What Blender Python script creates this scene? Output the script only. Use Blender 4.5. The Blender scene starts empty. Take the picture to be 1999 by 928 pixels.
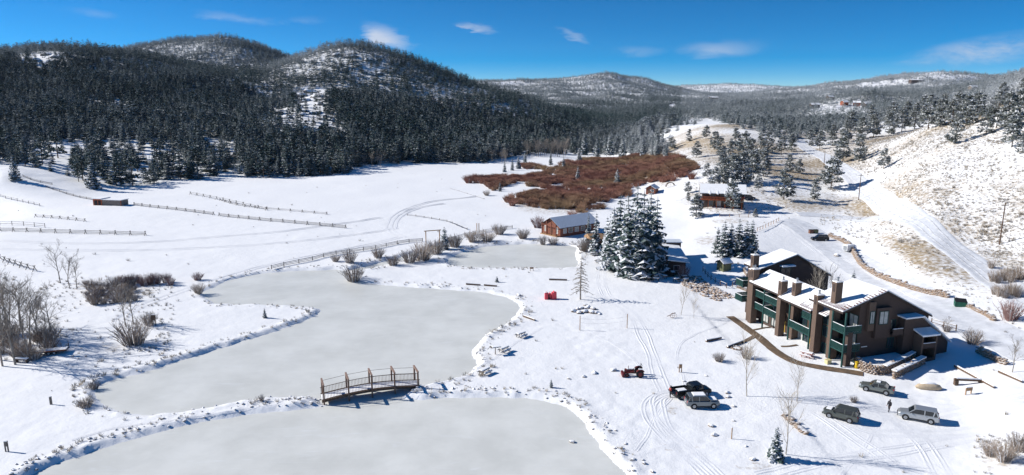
import bpy, bmesh, math, random
import numpy as np
from mathutils import Vector, Matrix
R = math.radians
random.seed(7); RNG = np.random.default_rng(11)
SC = bpy.context.scene; COL = SC.collection

# ---------------------------------------------------------------- camera, sky, sun, exposure
F_PX, CAM_H, PITCH, PCX, PCY = 1350.0, 42.0, R(11.5), 999.5, 464.0
cam = bpy.data.cameras.new('camera'); cam_o = bpy.data.objects.new('camera', cam); COL.objects.link(cam_o)
cam.sensor_width = 36; cam.lens = 36 * F_PX / 1999.0; cam.clip_start = 0.5; cam.clip_end = 40000
cam_o.location = (0, 0, CAM_H); cam_o.rotation_euler = (R(90) - PITCH, 0, 0); SC.camera = cam_o

SUN_EL, SUN_AZ = R(30), R(-79)          # azimuth measured from +Y towards +X: the sun stands left, slightly beyond the scene
sun_dir = Vector((math.cos(SUN_EL) * math.sin(SUN_AZ), math.cos(SUN_EL) * math.cos(SUN_AZ), math.sin(SUN_EL)))
sl = bpy.data.lights.new('sun', 'SUN'); sl.energy = 4.9; sl.angle = R(0.5); sl.color = (1.0, 0.955, 0.885)
so = bpy.data.objects.new('sun', sl); COL.objects.link(so); so.rotation_euler = sun_dir.to_track_quat('Z', 'Y').to_euler(); so.location = (-300, 60, 300)

W = bpy.data.worlds.new('World'); SC.world = W; W.use_nodes = True
def world_nodes():
    nt = W.node_tree; N = nt.nodes; L = nt.links; N.clear()
    out = N.new('ShaderNodeOutputWorld'); bg = N.new('ShaderNodeBackground'); bg.inputs['Strength'].default_value = 0.105
    L.new(bg.outputs[0], out.inputs[0])
    sky = N.new('ShaderNodeTexSky'); sky.sky_type = 'NISHITA'; sky.sun_disc = False
    sky.sun_elevation = SUN_EL; sky.sun_rotation = SUN_AZ; sky.altitude = 2600; sky.air_density = 1.0; sky.dust_density = 0.15; sky.ozone_density = 3.0
    tc = N.new('ShaderNodeTexCoord')
    sep = N.new('ShaderNodeSeparateXYZ'); L.new(tc.outputs['Generated'], sep.inputs[0])
    # thin mountain air: the deep blue reaches almost down to the horizon
    z1 = N.new('ShaderNodeMath'); z1.operation = 'MULTIPLY_ADD'; z1.inputs[1].default_value = 1.9; z1.inputs[2].default_value = 0.018; L.new(sep.outputs[2], z1.inputs[0])
    cmb = N.new('ShaderNodeCombineXYZ'); L.new(sep.outputs[0], cmb.inputs[0]); L.new(sep.outputs[1], cmb.inputs[1]); L.new(z1.outputs[0], cmb.inputs[2])
    L.new(cmb.outputs[0], sky.inputs['Vector'])
    hs = N.new('ShaderNodeHueSaturation'); hs.inputs['Saturation'].default_value = 1.66; hs.inputs['Value'].default_value = 1.02; hs.inputs['Hue'].default_value = .500; L.new(sky.outputs[0], hs.inputs['Color'])
    # a few thin clouds, given by their direction
    def math_(op, a, b=None, c=None):
        m = N.new('ShaderNodeMath'); m.operation = op
        for i, x in enumerate((a, b, c)):
            if x is None: continue
            if isinstance(x, (int, float)): m.inputs[i].default_value = x
            else: L.new(x, m.inputs[i])
        return m.outputs[0]
    az = math_('ARCTAN2', sep.outputs[0], sep.outputs[1]); el = math_('ARCSINE', sep.outputs[2])
    nz = N.new('ShaderNodeTexNoise'); nz.inputs['Scale'].default_value = 11; nz.inputs['Detail'].default_value = 9; nz.inputs['Roughness'].default_value = 0.66; nz.inputs['Distortion'].default_value = 0.4
    mp = N.new('ShaderNodeMapping'); mp.inputs['Scale'].default_value = (1, 1, 3.2); L.new(tc.outputs['Generated'], mp.inputs[0]); L.new(mp.outputs[0], nz.inputs[0])
    wrp = math_('MULTIPLY', math_('SUBTRACT', nz.outputs['Fac'], 0.5), 0.10)
    total = None
    for (ca, ce, ra, re, tilt, op) in [(-0.172, 0.0815, .027, .0095, -.35, 1.0), (-0.045, 0.094, .018, .004, -.25, .6), (0.085, 0.083, .018, .006, -.4, .5),
                                 (0.285, 0.063, .044, .009, 0, .42), (0.60, 0.055, .075, .013, .12, .75), (0.175, 0.062, .03, .006, 0, .22),
                                 (-0.36, 0.101, .04, .005, -.1, .22), (-0.53, 0.098, .03, .004, 0, .2), (-0.28, 0.099, .02, .004, 0, .16),
                                 (-0.9, 0.10, .12, .02, 0, .6), (1.1, 0.12, .2, .02, 0, .6), (2.2, 0.10, .2, .02, 0, .6), (3.0, 0.14, .15, .02, 0, .5), (-2.0, 0.12, .2, .02, 0, .6)]:
        da = math_('ADD', math_('SUBTRACT', az, ca), wrp); de0 = math_('ADD', math_('SUBTRACT', el, ce), math_('MULTIPLY', wrp, 0.22))
        de = math_('MULTIPLY_ADD', da, -tilt, de0)
        d2 = math_('ADD', math_('POWER', math_('ABSOLUTE', math_('DIVIDE', da, ra)), 2.0), math_('POWER', math_('ABSOLUTE', math_('DIVIDE', de, re)), 2.0))
        m = math_('MULTIPLY', math_('POWER', math_('MAXIMUM', math_('SUBTRACT', 1.0, math_('MULTIPLY', d2, .42)), 0.0), 1.6), op)
        total = m if total is None else math_('MAXIMUM', total, m)
    rmp = math_('MULTIPLY', total, math_('MULTIPLY_ADD', nz.outputs['Fac'], 3.2, -1.05))
    mx = N.new('ShaderNodeMix'); mx.data_type = 'RGBA'; L.new(math_('MINIMUM', math_('MAXIMUM', rmp, 0.0), 0.8), mx.inputs['Factor'])
    L.new(hs.outputs[0], mx.inputs['A']); mx.inputs['B'].default_value = (5.4, 5.7, 6.4, 1)
    L.new(mx.outputs['Result'], bg.inputs['Color'])
world_nodes()
SC.view_settings.view_transform = 'Standard'; SC.view_settings.look = 'None'; SC.view_settings.gamma = 1; SC.view_settings.use_curve_mapping = False
SC.view_settings.exposure = 0.33
SC.cycles.max_bounces = 5; SC.cycles.diffuse_bounces = 3; SC.cycles.transparent_max_bounces = 8
# ---------------------------------------------------------------- noise and terrain
def _hash(ix, iy, s):
    h = (ix.astype(np.int64) * 374761393 + iy.astype(np.int64) * 668265263 + s * 982451653) & 0x7fffffff
    h = ((h ^ (h >> 13)) * 1274126177) & 0x7fffffff
    return ((h ^ (h >> 16)) & 0xffff) / 65535.0
def vnoise(x, y, s=0):
    x = np.asarray(x, float); y = np.asarray(y, float)
    ix = np.floor(x); iy = np.floor(y); fx = x - ix; fy = y - iy
    fx = fx * fx * (3 - 2 * fx); fy = fy * fy * (3 - 2 * fy)
    a = _hash(ix, iy, s); b = _hash(ix + 1, iy, s); c = _hash(ix, iy + 1, s); d = _hash(ix + 1, iy + 1, s)
    return (a + (b - a) * fx) * (1 - fy) + (c + (d - c) * fx) * fy
def fbm(x, y, o=4, s=0):
    t = 0; a = .5; n = 0
    for k in range(o):
        t = t + a * vnoise(x * 2**k + 17.3 * k, y * 2**k - 9.1 * k, s + k); n += a; a *= .5
    return t / n - .5                                    # about -0.5 .. 0.5
def sstep(a, b, x):
    t = np.clip((x - a) / (b - a), 0, 1); return t * t * (3 - 2 * t)

def ray(u, v):
    a = (u - PCX) / F_PX; b = -(v - PCY) / F_PX
    return np.array([a, math.cos(PITCH) + b * math.sin(PITCH), -math.sin(PITCH) + b * math.cos(PITCH)])
def on_z(u, v, z=0.0):
    d = ray(u, v); t = (z - CAM_H) / d[2]; return np.array([d[0] * t, d[1] * t, z])
def project(x, y, z):
    dz = z - CAM_H; fw = y * math.cos(PITCH) - dz * math.sin(PITCH); up = y * math.sin(PITCH) + dz * math.cos(PITCH)
    return PCX + F_PX * x / fw, PCY - F_PX * up / fw

# surveyed spots: (column, row of the photograph, distance in metres)
SPOT = [(0,350,300),(60,330,330),(160,340,345),(300,352,350),(450,350,365),(600,345,385),(700,335,400),(780,326,425),(900,324,440),(1000,316,460),(1060,305,500),
 (0,290,430),(100,285,440),(200,290,440),(300,290,450),(400,290,460),(600,285,470),(750,290,500),(900,292,520),(1000,292,540),
 (0,200,620),(0,118,850),(60,112,850),(120,106,850),(180,116,860),(270,122,880),(320,136,880),(391,148,860),(441,162,830),(480,190,780),(520,215,740),
 (120,160,720),(250,170,720),(350,190,700),(270,240,560),(450,240,560),(120,240,540),
 (300,98,1350),(350,84,1400),(400,75,1420),(440,77,1420),(490,95,1420),(540,118,1400),(400,120,1250),(500,140,1180),(460,158,1050),
 (560,117,1080),(600,108,1040),(640,102,1010),(690,97,1000),(750,107,1000),(800,120,1000),(850,134,980),(900,158,950),(950,180,900),(1000,213,850),(1050,252,760),(1100,285,690),
 (580,160,880),(640,150,880),(700,150,880),(800,170,870),(600,200,700),(700,205,720),(540,205,760),(640,245,580),(770,222,700),(860,255,640),(915,280,600),(900,240,760),(960,265,690),
 (1150,290,640),(1200,295,600),(1150,262,800),(1250,260,800),(1150,235,1150),(1250,225,1200),(1050,215,1500),(1000,195,1800),(1100,200,1900),(1200,196,2000),(1300,205,1800),
 (950,160,3600),(1050,158,3700),(1120,155,3800),(1160,150,3800),(1200,145,3800),(1260,157,3800),(1330,180,3700),(1370,190,3600),(1200,172,3000),(1060,175,3000),
 (1420,165,7000),(1480,168,7000),(1350,170,7000),(1540,171,7000),(1400,190,3000),(1400,215,1400),(1480,196,2400),
 (1560,172,3400),(1640,164,3300),(1700,158,3200),(1780,148,3100),(1850,144,3000),(1920,152,3000),(1999,168,2900),(2100,170,2900),
 (1600,190,2000),(1750,178,2200),(1900,175,2200),(1999,182,2000),(1600,213,1050),(1680,207,1050),(1640,232,800),(1550,235,850),(1750,205,1000),(1850,205,900),(1950,205,800),
 (1440,245,720),(1500,252,640),(1560,262,560),(1650,250,560),(1750,238,520),(1850,235,460),(1950,235,380),
 (1255,262,620),(1300,268,520),(1340,259,500),(1380,250,480),(1420,245,480),(1250,300,520),(1300,300,440),(1360,290,410),(1420,280,400),(1370,330,320),(1350,365,290),(1310,390,262),
 (1440,330,310),(1500,300,380),(1500,345,290),(1500,385,255),(1560,285,410),(1600,300,370),(1640,330,310),(1600,345,295),(1676,390,255),(1600,400,245),
 (1405,402,240),(1340,420,236),(1350,440,225),(1450,415,235),(1400,440,215),(1550,425,225),(1500,450,208),(1600,470,198),(1450,490,180),(1560,500,180),(1660,500,180),(1400,525,166),(1440,540,160),
 (1720,415,222),(1700,380,250),(1700,330,290),(1700,290,340),(1800,250,320),(1800,300,262),(1800,350,225),(1800,400,202),(1800,450,183),(1900,245,280),(1900,300,235),(1900,360,205),
 (1990,240,250),(1990,300,214),(1990,400,182),(1951,478,166),(1900,450,178),(1860,485,168),(1930,540,145),(1990,580,131),(1800,500,160),(1700,450,200),(1680,490,183),(1740,540,158),(1840,560,142),(1850,585,135),
 (1740,590,140),(1860,610,127),(1990,650,112),(1930,690,105),(1990,720,98),(1900,760,93),(1990,800,84),(1990,900,72.5)]
FIX = []                                                  # (x, y, z)
for Yq in (30, 70, 110, 160, 220, 290):
    for xq in (-1.1, -.75, -.45, -.2, 0.0, .16): FIX.append((xq * Yq, Yq, 0.0))
for xq, Yq in ((-180,330),(-90,350),(-20,360),(10,400),(0,330),(40,330),(60,420),(45,470),(60,270),(40,230),(45,190),(40,150),(42,110),(50,92),(60,80),(45,70),(65,60),(52,125),(58,140),(-110,330)): FIX.append((xq, Yq, 0.0))
FIX += [(100,60,2),(130,100,8),(170,130,22),(190,180,38),(220,240,50),(260,320,58),(420,500,60),(600,800,70),(1300,1500,110),(2800,3000,260),(-300,250,8),(-420,330,30),(-520,480,62),(-800,800,110),
 (-1500,1400,90),(-3000,2500,110),(-4500,6000,100),(-1500,4000,50),(-700,2500,50),(-300,2400,25),(-1000,1900,60),(-1250,2600,60),(0,8000,60),(4500,6000,100),(6000,8000,100),(-6000,8000,60),(3000,8000,60),(1500,5000,40),(2200,5500,60),(-250,1700,30),(-100,1500,30),(-600,1900,60),(800,5500,30),(0,5500,40),(500,8000,120),(2600,8000,120),
 (66,112,1.2),(70,125,2.0),(64,135,1.5),(-380,1100,60),(-180,1180,60)]
P_ = []
for (u, v, Y) in SPOT:
    d = ray(u, v); t = Y / d[1]; P_.append((d[0] * t, Y, CAM_H + d[2] * t))
P_ += FIX
P_ = np.array(P_, float)
def _ab(x, y): return np.stack([x / (y + 80) * 1.5, np.log(y + 80)], -1)
def _ker(d2): return .5 * d2 * np.log(d2 + 1e-9)
_A = _ab(P_[:, 0], P_[:, 1]); _n = len(_A)
_K = _ker(((_A[:, None] - _A[None]) ** 2).sum(-1)) + np.eye(_n) * 8e-4
_Q = np.concatenate([np.ones((_n, 1)), _A], 1)
_M = np.block([[_K, _Q], [_Q.T, np.zeros((3, 3))]])
_C = np.linalg.solve(_M, np.concatenate([P_[:, 2] / (P_[:, 1] + 80), np.zeros(3)]))
def tps(x, y):
    sh = x.shape; x = x.ravel(); y = y.ravel(); out = np.empty(x.size)
    for i in range(0, x.size, 20000):
        q = _ab(x[i:i+20000], y[i:i+20000]); d2 = ((q[:, None] - _A[None]) ** 2).sum(-1)
        out[i:i+20000] = (_ker(d2) @ _C[:_n] + _C[_n] + q @ _C[_n+1:]) * (y[i:i+20000] + 80)
    return out.reshape(sh)

# frozen ponds: shore lines read off the photograph
ICE_Z = -0.42
def poly_z(pts, z=ICE_Z): return np.array([on_z(u, v, z)[:2] for u, v in pts])
POND_MID = poly_z([(392,572),(404,567),(440,549),(500,535),(560,530),(620,528),(672,526),(690,543),(715,553),(760,558),(820,562),(880,566),(940,570),(990,580),(1014,592),(1013,612),(985,634),(942,660),(919,685),(932,705),(926,723),(902,736),(860,748),(826,752),(800,760),
  (780,790),(640,800),(632,786),(600,774),(530,777),(450,788),(370,803),(300,812),(240,806),(200,791),(180,766),(192,752),(230,740),(300,722),(400,690),(480,664),(560,640),(612,620),(632,604),(600,599),(530,597),(470,596),(430,596),(405,588)])
POND_NEAR = poly_z([(-10,960),(60,930),(110,905),(200,875),(300,846),(400,823),(500,808),(580,800),(632,794),(650,786),(775,772),(800,781),(880,778),(960,775),(1050,780),(1100,790),(1130,815),(1152,848),(1190,890),(1228,930),(1250,990),(1200,1080),(800,1150),(300,1120),(0,1040)])
POND_FAR = poly_z([(868,513),(884,500),(915,489),(950,481),(1000,477),(1060,477),(1110,479),(1128,484),(1123,500),(1130,515),(1126,524),(1050,525),(950,524),(890,522)])
CREEK = poly_z([(676,529),(720,518),(760,509),(790,499),(830,487),(870,474),(905,464),(906,468),(872,479),(834,493),(796,505),(766,515),(724,526),(690,532)])
def smooth_poly(P, it=2):
    for _ in range(it):
        Q = np.roll(P, -1, 0); P = np.stack([P * .75 + Q * .25, P * .25 + Q * .75], 1).reshape(-1, 2)
    return P
PONDS = [smooth_poly(p) for p in (POND_MID, POND_NEAR, POND_FAR, CREEK)]
def sdf(x, y, P):
    d = np.full(x.shape, 1e18); inside = np.zeros(x.shape, bool)
    Q = np.roll(P, -1, 0)
    for (ax, ay), (bx, by) in zip(P, Q):
        ex, ey = bx - ax, by - ay; wx, wy = x - ax, y - ay
        t = np.clip((wx * ex + wy * ey) / (ex * ex + ey * ey + 1e-12), 0, 1)
        d = np.minimum(d, (wx - ex * t) ** 2 + (wy - ey * t) ** 2)
        c = ((ay <= y) & (by > y)) | ((by <= y) & (ay > y))
        inside ^= c & (x < ax + (y - ay) / (by - ay + 1e-12) * ex)
    return np.where(inside, -1, 1) * np.sqrt(d)
def pond_sd(x, y):
    out = np.full(x.shape, 99.0); m = (y > 40) & (y < 230) & (x > -110) & (x < 60)
    xs, ys = x[m], y[m]
    wob = fbm(xs * .55, ys * .55, 3, 60) * 1.1
    o = np.full(xs.shape, 99.0)
    for P in PONDS: o = np.minimum(o, sdf(xs, ys, P))
    out[m] = o + wob * np.clip(1 - np.abs(o) / 6, 0, 1); return out

def height(x, y):
    z = tps(x, y)
    rise = np.clip(z / 30, 0, 1)
    far = np.clip((y - 330) / 500, 0, 1)
    z = z + rise * far * (fbm(x / 150, y / 150, 4, 3) * 24 * np.clip(y / 1000, .4, 1.3) + (np.abs(fbm(x / 320, y / 320, 3, 21)) - .12) * -45 * np.clip(y / 1600, 0, 1))
    flat = np.clip(1 - np.abs(z) / 2.0, 0, 1) * (y < 520)
    z = z * (1 - .75 * flat * (x < 38)) + fbm(x / 22, y / 22, 3, 5) * .5 * (y < 600)
    slope_r = sstep(1.0, 6, z) * (y < 700)
    z = z + slope_r * (fbm(x / 9, y / 9, 3, 8) * 1.1) + fbm(x / 2.6, y / 2.6, 2, 9) * .12 * (y < 260)
    lot = sstep(.0, .25, fbm(x / 14, y / 14, 2, 36) + .12) * ((x > 10) & (x < 95) & (y > 55) & (y < 125)); z = z + lot * (fbm(x / 1.5, y / 1.5, 2, 35) * .16)
    sd = pond_sd(x, y)
    lump = np.clip(fbm(x / 1.4, y / 1.4, 2, 33) + .1, 0, 1) * .6
    bank = -.45 + (z + .45) * sstep(-.1, 1.0, sd) + lump * np.clip(1 - np.abs(sd - 1.1) / 1.3, 0, 1)
    z = np.where(sd > 4, z, np.where(sd > -.1, bank, -.45 - .9 * sstep(.1, 2.5, -sd)))
    return z

# one sheet of ground, finer near the ponds, out to the far hills
_rows = [18.0]
while _rows[-1] < 8500:
    Y = _rows[-1]; _rows.append(Y + (1.6 if Y < 62 else .5 if Y < 135 else .5 + (Y - 135) * .0085))
ROWS = np.array(_rows); NC = 620
SCOL = np.linspace(-1, 1, NC); SCOL = np.sign(SCOL) * (np.abs(SCOL) * .75 + np.abs(SCOL) ** 3 * .25)
def halfw(y): return 1.12 * (y + 55)
GX = SCOL[None] * halfw(ROWS)[:, None]; GY = np.repeat(ROWS[:, None], NC, 1)
GZ = height(GX, GY)
def gz(x, y):
    x = np.asarray(x, float); y = np.asarray(y, float)
    r = np.clip(np.searchsorted(ROWS, y) - 1, 0, len(ROWS) - 2); ty = np.clip((y - ROWS[r]) / (ROWS[r + 1] - ROWS[r]), 0, 1)
    s = np.clip(x / halfw(y), -1, 1); c = np.clip(np.searchsorted(SCOL, s) - 1, 0, NC - 2); tx = (s - SCOL[c]) / (SCOL[c + 1] - SCOL[c])
    return (GZ[r, c] * (1 - tx) + GZ[r, c + 1] * tx) * (1 - ty) + (GZ[r + 1, c] * (1 - tx) + GZ[r + 1, c + 1] * tx) * ty
def pick(u, v, tmax=9000):
    """the ground point seen at a spot of the photograph"""
    d = ray(u, v); t = np.concatenate([np.arange(60, 700, .5), np.geomspace(700, tmax, 1500)])
    P = np.array([0, 0, CAM_H]) + t[:, None] * d
    g = np.maximum(gz(P[:, 0], P[:, 1]), ICE_Z); k = np.argmax(P[:, 2] <= g)
    if k == 0: k = len(t) - 1
    a, b = P[k - 1], P[k]
    ha, hb = a[2] - g[k - 1], b[2] - g[k]; s = ha / (ha - hb + 1e-9); q = a + (b - a) * min(max(s, 0), 1)
    return Vector((q[0], q[1], max(float(gz(q[0], q[1])), ICE_Z)))
def ground(x, y): return Vector((x, y, float(gz(x, y))))
def picks(pts): return [pick(u, v) for u, v in pts]

# ---------------------------------------------------------------- materials
MATS = {}
def mat(name, col, rough=.8, var=.0, scale=3.0, metal=0.0, bump=0.0, bscale=None, spec=.3, col2=None, coords='Object', stretch=None):
    if name in MATS: return MATS[name]
    m = bpy.data.materials.new(name); m.use_nodes = True; nt = m.node_tree; N = nt.nodes; L = nt.links; b = N['Principled BSDF']
    b.inputs['Roughness'].default_value = rough; b.inputs['Metallic'].default_value = metal; b.inputs['Specular IOR Level'].default_value = spec
    b.inputs['Base Color'].default_value = (*col, 1)
    if var or bump or col2:
        tc = N.new('ShaderNodeTexCoord'); src = tc.outputs[coords]
        if stretch:
            mp = N.new('ShaderNodeMapping'); mp.inputs['Scale'].default_value = stretch; L.new(src, mp.inputs[0]); src = mp.outputs[0]
        nz = N.new('ShaderNodeTexNoise'); nz.inputs['Scale'].default_value = scale; nz.inputs['Detail'].default_value = 5; L.new(src, nz.inputs[0])
        if var or col2:
            mx = N.new('ShaderNodeMix'); mx.data_type = 'RGBA'
            c2 = col2 or tuple(c * (1 - var) for c in col); c1 = col if col2 else tuple(min(1, c * (1 + var)) for c in col)
            mx.inputs['A'].default_value = (*c1, 1); mx.inputs['B'].default_value = (*c2, 1)
            rp = N.new('ShaderNodeMapRange'); rp.inputs[1].default_value = .35; rp.inputs[2].default_value = .65; L.new(nz.outputs['Fac'], rp.inputs[0]); L.new(rp.outputs[0], mx.inputs['Factor'])
            L.new(mx.outputs['Result'], b.inputs['Base Color'])
        if bump:
            nb = N.new('ShaderNodeTexNoise'); nb.inputs['Scale'].default_value = bscale or scale * 3; nb.inputs['Detail'].default_value = 4; L.new(src, nb.inputs[0])
            bp = N.new('ShaderNodeBump'); bp.inputs['Strength'].default_value = bump; bp.inputs['Distance'].default_value = .1; L.new(nb.outputs['Fac'], bp.inputs['Height']); L.new(bp.outputs[0], b.inputs['Normal'])
    MATS[name] = m; return m

# ---------------------------------------------------------------- mesh collecting
class MB:
    def __init__(s): s.v = []; s.f = []; s.m = []; s.c = []
    def add(s, vs, fs, mi=0, col=None):
        k = len(s.v); s.v.extend([tuple(p) for p in vs]); s.f.extend([tuple(i + k for i in q) for q in fs]); s.m.extend([mi] * len(fs))
        s.c.extend([col if col is not None else 0.0] * len(fs)); return s
    def box(s, c, d, mi=0, rz=0.0, rot=None, taper=1.0):
        hx, hy, hz = d[0] / 2, d[1] / 2, d[2] / 2
        vs = [Vector((x * hx * (taper if z > 0 else 1), y * hy * (taper if z > 0 else 1), z * hz)) for z in (-1, 1) for y in (-1, 1) for x in (-1, 1)]
        M = rot if rot is not None else Matrix.Rotation(rz, 3, 'Z')
        vs = [M @ p + Vector(c) for p in vs]
        return s.add(vs, [(0, 2, 3, 1), (4, 5, 7, 6), (0, 1, 5, 4), (2, 6, 7, 3), (0, 4, 6, 2), (1, 3, 7, 5)], mi)
    def b2(s, x0, x1, y0, y1, z0, z1, mi=0): return s.box(((x0+x1)/2, (y0+y1)/2, (z0+z1)/2), (x1-x0, y1-y0, z1-z0), mi)
    def beam(s, a, b, w, h, mi=0):
        a = Vector(a); b = Vector(b); d = b - a; q = d.to_track_quat('X', 'Z').to_matrix()
        return s.box((a + b) / 2, (d.length, w, h), mi, rot=q)
    def tube(s, pts, rad, n=6, mi=0, cap=True, col=None):
        pts = [Vector(p) for p in pts]; k = len(pts)
        if not hasattr(rad, '__len__'): rad = [rad] * k
        vs = []; prev = None
        for i, p in enumerate(pts):
            t = (pts[min(i + 1, k - 1)] - pts[max(i - 1, 0)])
            t = t.normalized() if t.length > 1e-9 else Vector((0, 0, 1))
            a = prev if prev is not None else (Vector((1, 0, 0)) if abs(t.x) < .8 else Vector((0, 1, 0)))
            a = (a - t * a.dot(t)); a = a.normalized() if a.length > 1e-6 else t.orthogonal().normalized(); prev = a; b = t.cross(a)
            for j in range(n):
                w = 2 * math.pi * j / n; vs.append(p + (a * math.cos(w) + b * math.sin(w)) * rad[i])
        fs = [(i*n+j, i*n+(j+1) % n, (i+1)*n+(j+1) % n, (i+1)*n+j) for i in range(k-1) for j in range(n)]
        if cap: fs += [tuple(range(n-1, -1, -1)), tuple((k-1)*n+j for j in range(n))]
        return s.add(vs, fs, mi, col)
    def prism(s, prof, a, b, axis='y', mi=0):
        """closed outline (two coordinates) swept from a to b along an axis"""
        n = len(prof)
        def P(q, t): return {'y': (q[0], t, q[1]), 'x': (t, q[0], q[1]), 'z': (q[0], q[1], t)}[axis]
        vs = [P(q, a) for q in prof] + [P(q, b) for q in prof]
        fs = [tuple(range(n)), tuple(range(2*n-1, n-1, -1))] + [(i, i+n, (i+1) % n+n, (i+1) % n) for i in range(n)]
        return s.add(vs, fs, mi)
    def mesh(s, name, mats, smooth=False):
        me = bpy.data.meshes.new(name); me.from_pydata(s.v, [], s.f)
        for m in (mats if isinstance(mats, (list, tuple)) else [mats]): me.materials.append(m)
        if s.m and max(s.m) > 0: me.polygons.foreach_set('material_index', s.m)
        if any(c != 0.0 for c in s.c):
            a = me.attributes.new('snow', 'FLOAT', 'FACE'); a.data.foreach_set('value', s.c)
        if smooth: me.polygons.foreach_set('use_smooth', [True] * len(me.polygons))
        bm = bmesh.new(); bm.from_mesh(me)
        if len(bm.faces) < 60000 and not any(c != 0.0 for c in s.c): bmesh.ops.recalc_face_normals(bm, faces=bm.faces); bm.to_mesh(me)
        bm.free(); me.update(); return me
def obj(name, me, parent=None, loc=(0, 0, 0), rz=0.0, scale=None, bevel=0):
    o = bpy.data.objects.new(name, me); COL.objects.link(o); o.location = loc
    if rz: o.rotation_euler = (0, 0, rz)
    if scale is not None: o.scale = scale if hasattr(scale, '__len__') else (scale,) * 3
    if parent: o.parent = parent
    if bevel:
        b = o.modifiers.new('bevel', 'BEVEL'); b.width = bevel; b.segments = 2; b.limit_method = 'ANGLE'
    return o
def part(name, mb, mats, parent, smooth=False, bevel=0, **k): return obj(name, mb.mesh(name, mats, smooth), parent, bevel=bevel, **k)
def tag(o, label=None, cat=None, group=None, kind=None):
    for k, v in (('label', label), ('category', cat), ('group', group), ('kind', kind)):
        if v: o[k] = v
    return o
def thing(name, label, cat, loc=(0, 0, 0), rz=0.0, group=None, scale=None):
    return tag(obj(name, None, None, loc, rz, scale), label, cat, group)
def copy_tree(o, parent=None):
    c = o.copy(); COL.objects.link(c); c.parent = parent
    for ch in list(o.children): copy_tree(ch, c)
    return c
# ---------------------------------------------------------------- ground sheet
def attr_mat(name):
    m = bpy.data.materials.new(name); m.use_nodes = True; return m, m.node_tree.nodes, m.node_tree.links, m.node_tree.nodes['Principled BSDF']
def snow_ground():
    m, N, L, b = attr_mat('snow_ground'); b.inputs['Roughness'].default_value = .75; b.inputs['Specular IOR Level'].default_value = .25
    tc = N.new('ShaderNodeTexCoord'); at = N.new('ShaderNodeAttribute'); at.attribute_name = 'grass'
    n1 = N.new('ShaderNodeTexNoise'); n1.inputs['Scale'].default_value = .9; n1.inputs['Detail'].default_value = 8; n1.inputs['Roughness'].default_value = .7; L.new(tc.outputs['Object'], n1.inputs[0])
    n2 = N.new('ShaderNodeTexNoise'); n2.inputs['Scale'].default_value = .05; n2.inputs['Detail'].default_value = 4; L.new(tc.outputs['Object'], n2.inputs[0])
    add = N.new('ShaderNodeMath'); add.operation = 'ADD'; L.new(n1.outputs['Fac'], add.inputs[0]); L.new(at.outputs['Fac'], add.inputs[1])
    mr = N.new('ShaderNodeMapRange'); mr.inputs[1].default_value = .86; mr.inputs[2].default_value = 1.12; L.new(add.outputs[0], mr.inputs[0])
    gc = N.new('ShaderNodeMix'); gc.data_type = 'RGBA'; gc.inputs['A'].default_value = (.44, .33, .19, 1); gc.inputs['B'].default_value = (.25, .20, .14, 1); L.new(n2.outputs['Fac'], gc.inputs['Factor'])
    sc = N.new('ShaderNodeMix'); sc.data_type = 'RGBA'; sc.inputs['A'].default_value = (.90, .905, .915, 1); sc.inputs['B'].default_value = (.845, .855, .875, 1); L.new(n2.outputs['Fac'], sc.inputs['Factor'])
    mx = N.new('ShaderNodeMix'); mx.data_type = 'RGBA'; L.new(mr.outputs[0], mx.inputs['Factor']); L.new(sc.outputs['Result'], mx.inputs['A']); L.new(gc.outputs['Result'], mx.inputs['B'])
    L.new(mx.outputs['Result'], b.inputs['Base Color'])
    n3 = N.new('ShaderNodeTexNoise'); n3.inputs['Scale'].default_value = .7; n3.inputs['Detail'].default_value = 7; n3.inputs['Roughness'].default_value = .6; L.new(tc.outputs['Object'], n3.inputs[0])
    n4 = N.new('ShaderNodeTexNoise'); n4.inputs['Scale'].default_value = 2.6; n4.inputs['Detail'].default_value = 5; n4.inputs['Roughness'].default_value = .65; L.new(tc.outputs['Object'], n4.inputs[0])
    n5 = N.new('ShaderNodeTexNoise'); n5.inputs['Scale'].default_value = .035; n5.inputs['Detail'].default_value = 3; L.new(tc.outputs['Object'], n5.inputs[0])
    amp = N.new('ShaderNodeMapRange'); amp.inputs[1].default_value = .42; amp.inputs[2].default_value = .66; amp.inputs[3].default_value = .08; amp.inputs[4].default_value = .9; L.new(n5.outputs['Fac'], amp.inputs[0])
    mu = N.new('ShaderNodeMath'); mu.operation = 'MULTIPLY'; L.new(n4.outputs['Fac'], mu.inputs[0]); L.new(amp.outputs[0], mu.inputs[1]); sm = N.new('ShaderNodeMath'); sm.operation = 'ADD'; L.new(mu.outputs[0], sm.inputs[0]); L.new(n3.outputs['Fac'], sm.inputs[1])
    bp = N.new('ShaderNodeBump'); bp.inputs['Strength'].default_value = .45; bp.inputs['Distance'].default_value = .22; L.new(sm.outputs[0], bp.inputs['Height']); L.new(bp.outputs[0], b.inputs['Normal'])
    return m
M_GROUND = snow_ground()
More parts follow.
